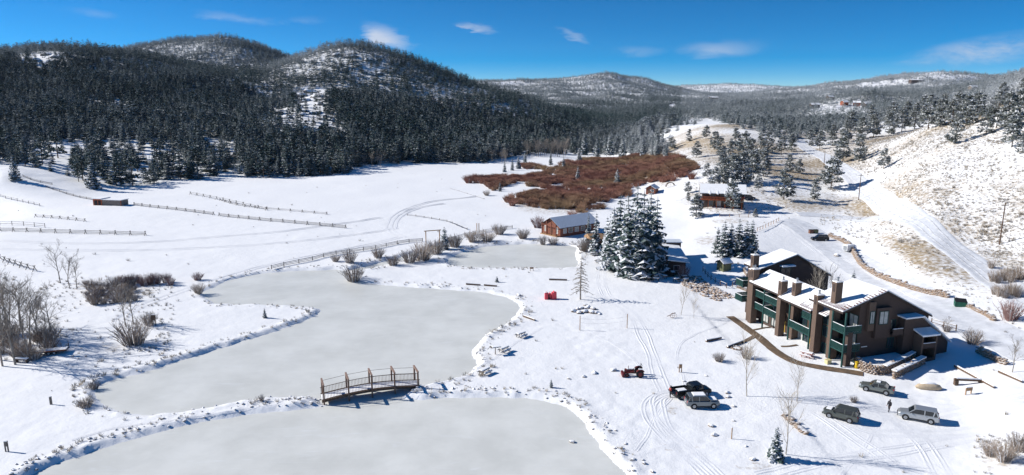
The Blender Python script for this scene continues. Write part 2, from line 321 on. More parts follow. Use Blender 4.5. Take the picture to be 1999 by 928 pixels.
def grid_mesh(name, X, Y, Z):
    r, c = X.shape; me = bpy.data.meshes.new(name); n = r * c
    co = np.stack([X, Y, Z], -1).reshape(-1, 3).astype(np.float32)
    i = (np.arange(r - 1)[:, None] * c + np.arange(c - 1)[None]).ravel()
    q = np.stack([i, i + 1, i + c + 1, i + c], -1).astype(np.int32)
    me.vertices.add(n); me.vertices.foreach_set('co', co.ravel()); me.loops.add(q.size); me.loops.foreach_set('vertex_index', q.ravel())
    me.polygons.add(len(q)); me.polygons.foreach_set('loop_start', np.arange(0, q.size, 4, dtype=np.int32)); me.polygons.foreach_set('loop_total', np.full(len(q), 4, np.int32))
    me.polygons.foreach_set('use_smooth', np.ones(len(q), bool)); me.update(calc_edges=True); return me
gm = grid_mesh('ground', GX, GY, GZ); gm.materials.append(M_GROUND)
GU, GV = project(GX, GY, GZ)
grass = .47 * sstep(1.2, 4, GZ) * (GX > 30) * (GY < 520) * (.6 + 1.2 * np.clip(fbm(GX / 30, GY / 30, 3, 40) + .3, 0, 1))
sdg = pond_sd(GX, GY)
grass += .34 * np.clip(1 - np.abs(sdg - 1.2) / 1.4, 0, 1) * np.clip(fbm(GX / 7, GY / 7, 2, 41) * 3 + .55, 0, 1)
def blob(u, v, ru, rv, a):
    global grass
    d = ((GU - u) / ru) ** 2 + ((GV - v) / rv) ** 2; grass = np.maximum(grass, a * np.clip(1.25 - d, 0, 1) * (GY < 600))
for q in [(1590,322,26,12,.42),(1760,455,34,17,.45),(1700,470,30,16,.40),(1380,470,40,14,.42),(1425,432,60,8,.42),(1360,560,36,22,.4),(1620,345,25,10,.4),(1300,265,40,20,.30),(1335,268,16,8,.5),(1800,330,160,80,.34),(1920,380,120,100,.36),(1290,282,30,8,.45),(1400,275,40,16,.33),(170,560,55,26,.38),(265,570,60,18,.42),
          (215,680,30,12,.40),(170,785,22,14,.45),(250,805,30,8,.35),(330,850,60,6,.3),(1330,870,60,26,.33),(1310,800,24,16,.4),(1480,910,70,12,.38),(1960,900,70,30,.42),(1830,745,45,20,.3),(1085,400,140,30,.42),(1200,330,130,30,.44),(1440,700,40,14,.3),(1960,560,40,20,.4),(1700,580,30,8,.3)]: blob(*q)
ga = gm.attributes.new('grass', 'FLOAT', 'POINT'); ga.data.foreach_set('value', np.clip(grass, 0, .6).ravel().astype(np.float32))
tag(obj('ground', gm), kind='structure')

# ---------------------------------------------------------------- frozen ponds
def ice_mat():
    m, N, L, b = attr_mat('pond_ice'); b.inputs['Roughness'].default_value = .42; b.inputs['Specular IOR Level'].default_value = .25
    tc = N.new('ShaderNodeTexCoord')
    n1 = N.new('ShaderNodeTexNoise'); n1.inputs['Scale'].default_value = .11; n1.inputs['Detail'].default_value = 9; n1.inputs['Roughness'].default_value = .68; L.new(tc.outputs['Object'], n1.inputs[0])
    mp = N.new('ShaderNodeMapping'); mp.inputs['Scale'].default_value = (.25, 1.2, 1); mp.inputs['Rotation'].default_value = (0, 0, .5); L.new(tc.outputs['Object'], mp.inputs[0])
    n2 = N.new('ShaderNodeTexNoise'); n2.inputs['Scale'].default_value = .7; n2.inputs['Detail'].default_value = 8; n2.inputs['Distortion'].default_value = 1.5; L.new(mp.outputs[0], n2.inputs[0])
    c1 = N.new('ShaderNodeMix'); c1.data_type = 'RGBA'; c1.inputs['A'].default_value = (.635, .64, .605, 1); c1.inputs['B'].default_value = (.755, .76, .725, 1); im = N.new('ShaderNodeMapRange'); im.inputs[1].default_value = .36; im.inputs[2].default_value = .64; L.new(n1.outputs['Fac'], im.inputs[0]); L.new(im.outputs[0], c1.inputs['Factor'])
    mr = N.new('ShaderNodeMapRange'); mr.inputs[1].default_value = .60; mr.inputs[2].default_value = .80; mr.inputs[4].default_value = .6; L.new(n2.outputs['Fac'], mr.inputs[0])
    c2 = N.new('ShaderNodeMix'); c2.data_type = 'RGBA'; L.new(mr.outputs[0], c2.inputs['Factor']); L.new(c1.outputs['Result'], c2.inputs['A']); c2.inputs['B'].default_value = (.8, .82, .83, 1)
    L.new(c2.outputs['Result'], b.inputs['Base Color'])
    bp = N.new('ShaderNodeBump'); bp.inputs['Strength'].default_value = .08; bp.inputs['Distance'].default_value = .05; L.new(n2.outputs['Fac'], bp.inputs['Height']); L.new(bp.outputs[0], b.inputs['Normal'])
    return m
M_ICE = ice_mat()
for nm, P, dz in (('frozen_pond', PONDS[0], -.006), ('frozen_pond', PONDS[1], 0), ('frozen_pond', PONDS[2], 0), ('frozen_creek', PONDS[3], .006)):
    e = np.roll(P, -1, 0) - np.roll(P, 1, 0); nrm = np.stack([e[:, 1], -e[:, 0]], -1); nrm /= np.linalg.norm(nrm, axis=1)[:, None] + 1e-9
    area = .5 * np.sum(P[:, 0] * np.roll(P[:, 1], -1) - np.roll(P[:, 0], -1) * P[:, 1]); G = P + nrm * (1.0 if area > 0 else -1.0) * (.9 if nm == 'frozen_pond' else .5)
    me = bpy.data.meshes.new(nm); me.from_pydata([(x, y, ICE_Z + dz) for x, y in G], [], [tuple(range(len(G)))]); me.materials.append(M_ICE)
    bm = bmesh.new(); bm.from_mesh(me); bmesh.ops.triangulate(bm, faces=bm.faces); bmesh.ops.recalc_face_normals(bm, faces=bm.faces)
    if bm.faces[0].normal.z < 0: bmesh.ops.reverse_faces(bm, faces=bm.faces)
    bm.to_mesh(me); bm.free(); tag(obj(nm, me), kind='structure')

# ---------------------------------------------------------------- roads, paths, wheel tracks
def resample(P, step):
    P = np.array(P, float)
    for _ in range(2):
        Q = [P[0]]
        for a, b in zip(P[:-1], P[1:]): Q += [a * .75 + b * .25, a * .25 + b * .75]
        P = np.array(Q + [P[-1]])
    d = np.r_[0, np.cumsum(np.linalg.norm(np.diff(P, axis=0), axis=1))]; n = max(3, int(d[-1] / step)); t = np.linspace(0, d[-1], n)
    return np.stack([np.interp(t, d, P[:, k]) for k in (0, 1)], -1)
def ribbon(name, pix, prof, material, step=.6, offset=0.0, kind='structure', world=None, wob=0.0, fade=False):
    W_ = world if world is not None else [tuple(pick(u, v))[:2] for u, v in pix]
    C = resample(W_, step); T = np.gradient(C, axis=0); T /= np.linalg.norm(T, axis=1)[:, None] + 1e-9; Nn = np.stack([T[:, 1], -T[:, 0]], -1)
    if wob: C = C + Nn * (fbm(np.arange(len(C)) * step / 9, np.zeros(len(C)) + offset, 3, 77) * wob)[:, None]
    k = len(prof); X = np.stack([C[:, 0] + Nn[:, 0] * (o + offset) for o, _ in prof], 1); Y = np.stack([C[:, 1] + Nn[:, 1] * (o + offset) for o, _ in prof], 1)
    far = np.clip((Y - 160) / 200, 0, 1) * .10
    Z = gz(X, Y) + np.array([h for _, h in prof])[None] * (1 + .6 * fbm(X / 1.3, Y / 1.3, 2, 4)) * (np.clip(.55 + 2.4 * fbm(X / 7, Y / 7, 2, 44), .06, 1.15) if fade else 1) + .004 + far
    me = grid_mesh(name, X, Y, Z); me.materials.append(material); 
    o = obj(name, me); tag(o, kind=kind); return o
M_PACK = mat('packed_snow', (.66, .68, .72), .7, var=.09, scale=.6, bump=.5, bscale=2.5)
M_RUT = mat('rut_snow', (.83, .84, .865), .7, var=.04, scale=1.5, bump=.4, bscale=6)
M_DIRT = mat('swept_path', (.20, .135, .085), .9, col2=(.115, .085, .06), scale=1.6, bump=.5, bscale=8)
RUT = [(-.40, .004), (-.26, .055), (-.17, .045), (-.10, .012), (.10, .012), (.17, .045), (.26, .055), (.40, .004)]
def tracks(pix, gauge=1.6, step=.5, wob=.3):
    for s in (-.5, .5): ribbon('wheel_track', pix, RUT, M_RUT, step, s * gauge, wob=wob * 2, fade=True)
ROADP = [(-3.6, .02), (-3.2, .16), (-2.6, .09), (-1.6, .06), (-1.2, .045), (-.6, .085), (0, .10), (.6, .085), (1.2, .045), (1.6, .06), (2.6, .09), (3.2, .16), (3.6, .02)]
ribbon('hill_road', [(2060,618),(1985,575),(1900,515),(1830,460),(1760,418),(1700,378),(1660,342),(1625,318),(1590,298),(1560,280)], ROADP, M_PACK, 1.0)
M_RUTD = mat('worn_rut', (.60, .61, .64), .8, var=.2, scale=.8)
for s_ in (-1.7, -.1, 1.8): ribbon('wheel_track', [(2060,618),(1985,575),(1900,515),(1830,460),(1760,418),(1700,378),(1660,342),(1625,318),(1590,298),(1560,280)], [(-.22, .10), (-.1, .135), (.1, .135), (.22, .10)], M_RUTD, 1.0, s_, wob=.8)
ribbon('drive_road', [(1752,424),(1700,428),(1650,424),(1600,420),(1556,418)], [(-2.6, .02), (-2, .12), (0, .09), (2, .12), (2.6, .02)], M_PACK, 1.0)
ribbon('lower_drive', [(2040,700),(1940,650),(1860,612),(1780,575),(1700,535),(1640,495),(1590,460),(1560,438),(1530,430)], [(x * 1.15, .05 + .03 * math.sin(x * 2.1)) for x in np.linspace(-4, 4, 17)], M_PACK, .8)
for du in (0, 9): tracks([(1548+du,432),(1572+du,450),(1610+du,478),(1665+du,512),(1740+du,552),(1830+du,598)], 1.6)
tracks([(1520,436),(1545,452),(1590,486),(1640,520),(1690,548)], 1.6)
tracks([(1174,500),(1173,520),(1174,545),(1178,565),(1188,583),(1212,598),(1240,620),(1258,660),(1276,705),(1290,742),(1298,765)], 1.6, wob=.5)
for du, dv in ((0, 0), (24, 14)): tracks([(1330-du*.3,765+dv*.2),(1290-du*.3,770+dv*.3),(1262+du,790+dv),(1272+du,822+dv),(1305+du,856+dv),(1352+du,895+dv),(1400+du,940+dv)], 1.6)
tracks([(930,384),(905,387),(865,390),(820,399),(784,412),(764,428),(758,445),(768,456),(788,464)], 1.7)
tracks([(868,398),(820,404),(786,418),(770,432),(766,448)], 1.7)
tracks([(230,625),(262,604),(310,585),(364,565),(430,545),(500,523),(560,510),(640,494),(720,478),(780,463)], 1.7)
tracks([(0,470),(120,476),(300,474),(420,462),(560,452),(640,440),(700,432),(745,425)], 1.7)
tracks([(0,486),(200,490),(420,484),(600,470),(720,455),(775,446)], 1.7)
tracks([(1555,760),(1640,775),(1720,800),(1790,850),(1830,905),(1850,950)], 1.6)
tracks([(1690,742),(1750,770),(1850,785),(1999,790)], 1.6); tracks([(1640,820),(1720,850),(1850,845),(1999,815)], 1.6); tracks([(1800,815),(1870,800),(1999,770)], 1.6)
tracks([(1590,800),(1660,850),(1720,890),(1780,940)], 1.6); tracks([(1480,930),(1600,900),(1760,880),(1900,850),(2010,835)], 1.6)
for pix in ([(1735,806),(1720,830),(1700,860),(1660,900),(1640,930)],[(1735,803),(1722,785),(1716,770)],[(1310,778),(1290,800),(1265,850),(1240,880)],[(1345,775),(1330,740),(1320,700),(1332,660),(1400,640),(1430,622)],[(830,752),(880,745),(930,720),(975,695),(1010,665),(1060,640)],[(625,785),(540,790),(420,812),(250,830),(140,860)],[(1135,640),(1180,660),(1225,690),(1250,720)]): ribbon('foot_path', pix, [(-.28, .004), (-.17, .05), (-.07, .01), (.07, .01), (.17, .05), (.28, .004)], M_RUT, .35, 0, wob=.9, fade=True)
WALKP = [(-.85, .05), (-.75, .075), (0, .08), (.75, .075), (.85, .05)]
ribbon('walkway', [(1425,618),(1450,635),(1480,657),(1510,685),(1545,706),(1590,716),(1640,724),(1685,731)], WALKP, M_DIRT, .4, wob=.3)
ribbon('walkway', [(1479,654),(1458,665),(1428,676)], [(-.5, .05), (-.4, .086), (.4, .086), (.5, .05)], M_DIRT, .4)
ribbon('walkway', [(1470,645),(1490,641),(1504,639)], [(-.3, .05), (-.25, .09), (.25, .09), (.3, .05)], M_DIRT, .4)
ribbon('walkway', [(1524,677),(1540,677),(1556,674)], [(-.3, .05), (-.25, .09), (.25, .09), (.3, .05)], M_DIRT, .4)
# ---------------------------------------------------------------- vegetation
def needle_mat(name, green, green2, snowc=(.82, .84, .88)):
    m, N, L, b = attr_mat(name); b.inputs['Roughness'].default_value = .8; b.inputs['Specular IOR Level'].default_value = .15
    a = N.new('ShaderNodeAttribute'); a.attribute_name = 'snow'; fr = N.new('ShaderNodeAttribute'); fr.attribute_type = 'INSTANCER'; fr.attribute_name = 'frost_sun_tint'
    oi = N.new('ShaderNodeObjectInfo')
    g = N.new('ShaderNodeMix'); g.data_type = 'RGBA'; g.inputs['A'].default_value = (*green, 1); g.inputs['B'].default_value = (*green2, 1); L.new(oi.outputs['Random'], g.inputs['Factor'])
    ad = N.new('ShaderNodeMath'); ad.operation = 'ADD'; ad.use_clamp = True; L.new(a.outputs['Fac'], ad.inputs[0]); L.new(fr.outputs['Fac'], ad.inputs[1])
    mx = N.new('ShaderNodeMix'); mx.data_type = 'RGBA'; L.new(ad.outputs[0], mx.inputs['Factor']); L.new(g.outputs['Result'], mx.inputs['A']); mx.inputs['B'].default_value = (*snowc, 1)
    L.new(mx.outputs['Result'], b.inputs['Base Color']); return m
M_NEEDLE = needle_mat('spruce_needles', (.012, .043, .046), (.030, .064, .057))
M_PINE = needle_mat('pine_needles', (.055, .075, .045), (.075, .088, .060))
def twig_mat(name, c1, c2):
    m, N, L, b = attr_mat(name); b.inputs['Roughness'].default_value = .85
    fr = N.new('ShaderNodeAttribute'); fr.attribute_type = 'INSTANCER'; fr.attribute_name = 'frost_sun_tint'; a = N.new('ShaderNodeAttribute'); a.attribute_name = 'snow'
    g = N.new('ShaderNodeMix'); g.data_type = 'RGBA'; g.inputs['A'].default_value = (*c1, 1); g.inputs['B'].default_value = (*c2, 1); L.new(fr.outputs['Fac'], g.inputs['Factor'])
    s = N.new('ShaderNodeMix'); s.data_type = 'RGBA'; L.new(a.outputs['Fac'], s.inputs['Factor']); L.new(g.outputs['Result'], s.inputs['A']); s.inputs['B'].default_value = (.8, .82, .86, 1)
    L.new(s.outputs['Result'], b.inputs['Base Color']); return m
M_WILLOW = twig_mat('willow_twigs', (.27, .115, .077), (.28, .18, .092))
M_TWIG = twig_mat('brown_twigs', (.27, .215, .175), (.22, .17, .14))
M_REDTWIG = twig_mat('red_twigs', (.20, .11, .10), (.18, .11, .08))
M_SAGE = twig_mat('sage_twigs', (.17, .145, .115), (.36, .28, .17))
M_BARK = mat('conifer_bark', (.105, .075, .055), .9, var=.35, scale=4)
M_PALEBARK = mat('aspen_bark', (.36, .32, .27), .85, var=.3, scale=3)
M_GREYBARK = mat('grey_bark', (.27, .235, .20), .9, var=.3, scale=3)

def spruce_mesh(seed, whorls=19, nb=10, rad=2.3, snow=.42, bare_below=.05, fr=4, sv=(.7, 1)):
    """crown of a 10 m spruce: drooping branches of needle fronds, some loaded with snow"""
    r = random.Random(seed); mb = MB()
    for w in range(whorls):
        t = (w + r.uniform(-.3, .3)) / whorls; t = min(max(t, 0), .985); z = (bare_below + (1 - bare_below) * t) * 10
        R_ = rad * (1 - t) ** .70 * r.uniform(.85, 1.1) + .16
        n = max(4, int(nb * (1 - .55 * t)))
        for k in range(n):
            a = 2 * math.pi * (k + r.uniform(-.4, .4)) / n + w * 1.3; ln = R_ * r.uniform(.68, 1.15)
            dx, dy = math.cos(a), math.sin(a); droop = r.uniform(.18, .42)
            for j in range(fr):
                s0 = j / fr; s1 = (j + 1.25) / fr; wd = ln * .40 * (1.15 - .6 * s0) + .10
                z0 = z - ln * droop * s0 + .12 * ln * s0 * s0; z1 = z - ln * droop * s1 + .12 * ln * s1 * s1 - r.uniform(0, .12)
                sn = r.uniform(*sv) if r.random() < snow * (.55 + .6 * s0) else r.uniform(0, .14)
                tw = r.uniform(-.5, .5) * wd
                mid = ((s0 + s1) / 2 * ln)
                zm = (z0 + z1) / 2
                p0 = (dx * s0 * ln, dy * s0 * ln, z0); p2 = (dx * s1 * ln, dy * s1 * ln, z1)
                p1 = (dx * mid - dy * wd, dy * mid + dx * wd, zm - wd * .45 + tw * .4); p3 = (dx * mid + dy * wd, dy * mid - dx * wd, zm - wd * .45 - tw * .4)
                mb.add((p0, p1, p2), [(0, 1, 2)], 0, sn); mb.add((p0, p2, p3), [(0, 1, 2)], 0, sn if r.random() < .7 else .05)
                if r.random() < .5: mb.add((p0, p2, ((p0[0]+p2[0])/2, (p0[1]+p2[1])/2, zm - wd * .9)), [(0, 1, 2)], 0, .01)
    mb.add([(.07, 0, 9.3), (-.05, .06, 9.3), (-.05, -.06, 9.3), (0, 0, 10.2)], [(0, 1, 3), (1, 2, 3), (2, 0, 3)], 0, .2)
    return mb.mesh('crown', M_NEEDLE)
def pine_mesh(seed, clumps=60, rad=2.6, low=.12, snow=.40, per=22, m=None, sv=(.6, .95), bv=(.08, .30)):
    """crown of a 10 m pine: irregular tufts on open branches, snow on the upper sides"""
    r = random.Random(seed); mb = MB()
    for c in range(clumps):
        t = r.random() ** .9; z = (low + (1 - low) * t) * 10; prof = min(1, (t + .14) * 3.6) * (1 - t) ** .55 + .05
        a = r.uniform(0, 6.283); q = rad * prof * math.sqrt(r.uniform(.12, 1.0)); cx, cy = q * math.cos(a), q * math.sin(a); S = r.uniform(.75, 1.25) * (1 - .35 * t)
        for j in range(per):
            v = Vector((r.gauss(0, 1), r.gauss(0, 1), r.gauss(0, .55))); v.normalize(); ctr = Vector((cx, cy, z)) + Vector((v.x * S, v.y * S, v.z * S * .55)) * r.uniform(.35, 1)
            d = Vector((v.x + r.uniform(-.5, .5), v.y + r.uniform(-.5, .5), v.z * .6 + r.uniform(-.1, .5))); d.normalize(); sd = d.cross(Vector((r.uniform(-1, 1), r.uniform(-1, 1), 1))); sd.normalize()
            l, w = S * .50, S * .26; sn = r.uniform(*sv) if (v.z > -.15 and r.random() < snow * 1.2) else r.uniform(*bv)
            mb.add((ctr - d * l, ctr + sd * w, ctr + d * l, ctr - sd * w), [(0, 1, 2, 3)], 0, sn)
    return mb.mesh('crown', m or M_PINE)
def trunk_mesh(h=9.6, r0=.17, lean=0, seed=0):
    r = random.Random(seed); mb = MB(); mb.tube([(0, 0, -.5), (r.uniform(-.05, .05), r.uniform(-.05, .05), h * .5), (0, 0, h)], [r0, r0 * .65, .02], 6); return mb.mesh('trunk', M_BARK, True)
SPRUCE = [spruce_mesh(100 + i, whorls=19 + i % 3, rad=(2.2, 2.6, 2.0, 2.4)[i % 4], snow=(.56, .64, .52, .6)[i % 4]) for i in range(5)]
FORESTSPRUCE = [spruce_mesh(140 + i, whorls=14, nb=8, rad=(1.9, 1.6, 2.1, 1.75)[i % 4], snow=.24 + .06 * (i % 2), bare_below=(.1, .22, .06, .16)[i % 4], fr=3, sv=(.3, .7)) for i in range(5)]
FARSPRUCE = [spruce_mesh(180 + i, whorls=8, nb=7, rad=(2.1, 1.8, 2.4)[i % 3], snow=.16, fr=2, sv=(.2, .5)) for i in range(4)]
FORESTSPRUCE += [pine_mesh(150 + i, clumps=44, rad=2.3, low=(.12, .2, .08)[i], snow=.30, per=12, m=M_NEEDLE, sv=(.2, .55), bv=(0, .06)) for i in range(3)]
FARSPRUCE += [pine_mesh(190 + i, clumps=24, rad=2.4, low=.08, snow=.2, per=6, m=M_NEEDLE, sv=(.1, .3), bv=(0, .06)) for i in range(3)]
PINES = [pine_mesh(200 + i, clumps=74 + 5 * (i % 3), rad=(2.9, 3.3, 2.5, 3.1)[i % 4], low=(.07, .14, .05, .16)[i % 4]) for i in range(6)]
TRUNKS = [trunk_mesh(seed=i) for i in range(2)]
N_TREE = {'n': 0}
def conifer(name, p, h, crown, label, group=None, wide=1.0, cat=None, rz=None):
    s = h / 10.0
    t = thing(name, label, cat or ('pine tree' if 'pine' in name else 'spruce tree'), p, random.uniform(0, 6.28) if rz is None else rz, group, (s * wide, s * wide, s))
    obj('trunk', TRUNKS[N_TREE['n'] % 2], t); obj('crown', crown, t); N_TREE['n'] += 1; return t

def bare_mesh(seed, h=9.0, mat_=None, spread=.55, levels=4, r0=.13, branches=7, up=.35, start=.25, twig=.010):
    r = random.Random(seed); tr = MB(); cr = MB()
    def limb(p, d, ln, rad, lv, mb):
        n = 3 if lv > 1 else 2; pts = [p]; q = Vector(p)
        for i in range(n):
            d = (d + Vector((r.uniform(-.16, .16), r.uniform(-.16, .16), r.uniform(-.04, .12)))).normalized(); q = q + d * ln / n; pts.append(q.copy())
        mb.tube(pts, [max(twig, rad * (1 - .65 * i / n)) for i in range(n + 1)], 5 if lv == levels else 3, cap=False)
        if lv <= 1: return
        k = branches if lv == levels else max(3, branches - 2)
        for i in range(k):
            f = start + (1 - start) * (i + r.random()) / k if lv == levels else r.uniform(.25, 1); f = min(f, .98); j = min(int(f * n), n - 1); pp = pts[j].lerp(pts[j + 1], f * n - j)
            a = r.uniform(0, 6.283); side = d.orthogonal().normalized(); side.rotate(Matrix.Rotation(a, 3, d)) if False else None
            side = Matrix.Rotation(a, 3, d) @ d.orthogonal().normalized()
            nd = (d * r.uniform(.5, .9) + side * r.uniform(.6, 1.1) * (spread * 1.6) + Vector((0, 0, up))).normalized()
            limb(pp, nd, ln * r.uniform(.34, .56) * (1.15 - .45 * f if lv == levels else 1), max(twig, rad * .42), lv - 1, cr)
    limb(Vector((0, 0, -.3)), Vector((r.uniform(-.08, .08), r.uniform(-.08, .08), 1)), h * .92, r0, levels, tr)
    return tr.mesh('trunk', mat_ or M_PALEBARK), cr.mesh('branches', mat_ or M_PALEBARK)
def dead_mesh(seed, h=9.0):
    r = random.Random(seed); tr = MB(); cr = MB(); tr.tube([(0, 0, -.4), (.05, .02, h * .5), (0, 0, h)], [.19, .12, .03], 7)
    for i in range(46):
        t = .22 + .76 * i / 46; z = h * t; a = i * 2.4 + r.uniform(-.4, .4); ln = 2.7 * (1 - t) ** .7 * r.uniform(.6, 1.1) + .25; d = Vector((math.cos(a), math.sin(a), 0)); pts = [Vector((0, 0, z)) + d * ln * s + Vector((0, 0, .10 * ln * s - .42 * ln * s * s)) for s in (0, .35, .7, 1)]
        cr.tube(pts, [.075, .06, .045, .025], 4, cap=False)
        for k in range(9):
            f = r.uniform(.3, 1); j = min(int(f * 3), 2); pp = pts[j].lerp(pts[j + 1], f * 3 - j); sd = Vector((-d.y, d.x, 0)) * r.choice((-1, 1)); cr.tube([pp, pp + (d * .5 + sd * r.uniform(.4, 1) + Vector((0, 0, r.uniform(-.6, .0)))) * ln * .26], [.035, .018], 3, cap=False)
    return tr.mesh('trunk', M_GREYBARK), cr.mesh('branches', M_GREYBARK)
def bare_tree(name, p, meshes, label, cat='bare tree', group=None, scale=1.0, rz=None):
    t = thing(name, label, cat, p, random.uniform(0, 6.28) if rz is None else rz, group, scale); obj('trunk', meshes[0], t); obj('branches', meshes[1], t); return t
def bush_mesh(seed, m, stems=60, h=1.6, spread=.75, r0=.022, sub=2, snow=.12):
    r = random.Random(seed); mb = MB()
    for i in range(stems):
        a = r.uniform(0, 6.283); q = math.sqrt(r.random()); l = h * r.uniform(.65, 1.1) * (1.1 - .3 * q); bx, by = .28 * q * math.cos(a) * h, .28 * q * math.sin(a) * h
        tx, ty = bx + spread * h * q * math.cos(a) * r.uniform(.5, .9), by + spread * h * q * math.sin(a) * r.uniform(.5, .9); p0 = Vector((bx, by, -.1)); p2 = Vector((tx, ty, l)); p1 = p0.lerp(p2, .5) + Vector((-.1 * (tx - bx), -.1 * (ty - by), .08 * l))
        sn = .75 if r.random() < snow else .02
        mb.tube([p0, p1, p2], [r0, r0 * .75, r0 * .3], 3, cap=False, col=sn)
        for k in range(sub):
            f = r.uniform(.35, .9); pp = p0.lerp(p2, f); d = Vector((r.uniform(-1, 1), r.uniform(-1, 1), r.uniform(.5, 1.4))).normalized() * l * .34
            mb.tube([pp, pp + d], [r0 * .6, r0 * .25], 3, cap=False, col=sn)
    return mb.mesh('stems', m)

# ---- scatter of what nobody could count: points carry turn, size, kind and tint (frosting, painted sun)
def scatter(name, pts, rot, scl, idx, frost_sun_tint, protos, label, cat):
    me = bpy.data.meshes.new(name); n = len(pts); me.vertices.add(n); me.vertices.foreach_set('co', np.asarray(pts, np.float32).ravel())
    for nm, ty, arr in (('rot', 'FLOAT', rot), ('kindix', 'INT', idx), ('frost_sun_tint', 'FLOAT', frost_sun_tint)):
        a = me.attributes.new(nm, ty, 'POINT'); a.data.foreach_set('value', np.asarray(arr, np.int32 if ty == 'INT' else np.float32))
    a = me.attributes.new('scl', 'FLOAT_VECTOR', 'POINT'); a.data.foreach_set('vector', np.asarray(scl, np.float32).ravel())
    o = obj(name, me); g = bpy.data.node_groups.new(name, 'GeometryNodeTree'); g.interface.new_socket('Geometry', in_out='INPUT', socket_type='NodeSocketGeometry'); g.interface.new_socket('Geometry', in_out='OUTPUT', socket_type='NodeSocketGeometry')
    N, L = g.nodes, g.links; gi = N.new('NodeGroupInput'); go = N.new('NodeGroupOutput'); ip = N.new('GeometryNodeInstanceOnPoints'); jn = N.new('GeometryNodeJoinGeometry')
    for p in protos:
        oi = N.new('GeometryNodeObjectInfo'); oi.transform_space = 'ORIGINAL'; oi.inputs['Object'].default_value = p; oi.inputs['As Instance'].default_value = True; L.new(oi.outputs['Geometry'], jn.inputs[0])
    L.new(gi.outputs[0], ip.inputs['Points']); L.new(jn.outputs[0], ip.inputs['Instance']); ip.inputs['Pick Instance'].default_value = True
    def na(nm, ty):
        q = N.new('GeometryNodeInputNamedAttribute'); q.data_type = ty; q.inputs['Name'].default_value = nm; return q.outputs['Attribute']
    L.new(na('kindix', 'INT'), ip.inputs['Instance Index']); cx_ = N.new('ShaderNodeCombineXYZ'); L.new(na('rot', 'FLOAT'), cx_.inputs[2]); L.new(cx_.outputs[0], ip.inputs['Rotation']); L.new(na('scl', 'FLOAT_VECTOR'), ip.inputs['Scale'])
    L.new(ip.outputs[0], go.inputs[0]); md = o.modifiers.new('scatter', 'NODES'); md.node_group = g
    tag(o, label, cat, kind='stuff'); return o

# ---- conifer forest on the hills
EDGE = np.array([(-400,340),(0,322),(100,335),(170,362),(250,366),(330,356),(450,348),(600,345),(680,340),(715,322),(800,319),(950,318),(1010,305),(1060,300),(1120,303),(1300,306),(1312,285),(1330,258),(1380,232),(1425,247),(1480,262),(1525,283),(1570,277),(1610,262),(1690,256),(1750,250),(1810,238),(1900,236),(2000,240),(2400,235)], float)
CLEAR = [(85,120,48,15,.9),(280,122,26,6,.6),(650,112,70,14,.45),(610,198,40,34,.95),(545,225,34,20,.75),(575,240,60,24,.72),(520,190,30,14,.6),(660,175,40,12,.6),(700,200,30,14,.55),(600,140,50,12,.6),(760,180,30,16,.5),(190,140,40,8,.5),(300,150,30,8,.45),(60,150,30,8,.4),(640,240,24,22,.7),(370,184,11,8,.9),(350,118,12,6,.6),(470,150,30,8,.5),(530,165,40,8,.5),(720,150,40,22,.45),(835,200,25,12,.5),(1640,214,62,11,.9),(1585,226,60,6,.85),(1790,179,42,4,.9),(1722,168,30,5,.8),(1312,211,9,7,.95),(1235,186,22,3,.8),(1080,200,30,6,.5),
         (1255,250,26,9,.8),(1330,270,60,28,.97),(1390,262,40,24,.95),(1370,240,40,9,.9),(105,310,60,20,.75),(330,305,55,16,.55),(240,290,25,10,.5),(1190,285,14,3,.9),(1850,144,90,8,.45),(1560,180,30,4,.5)]
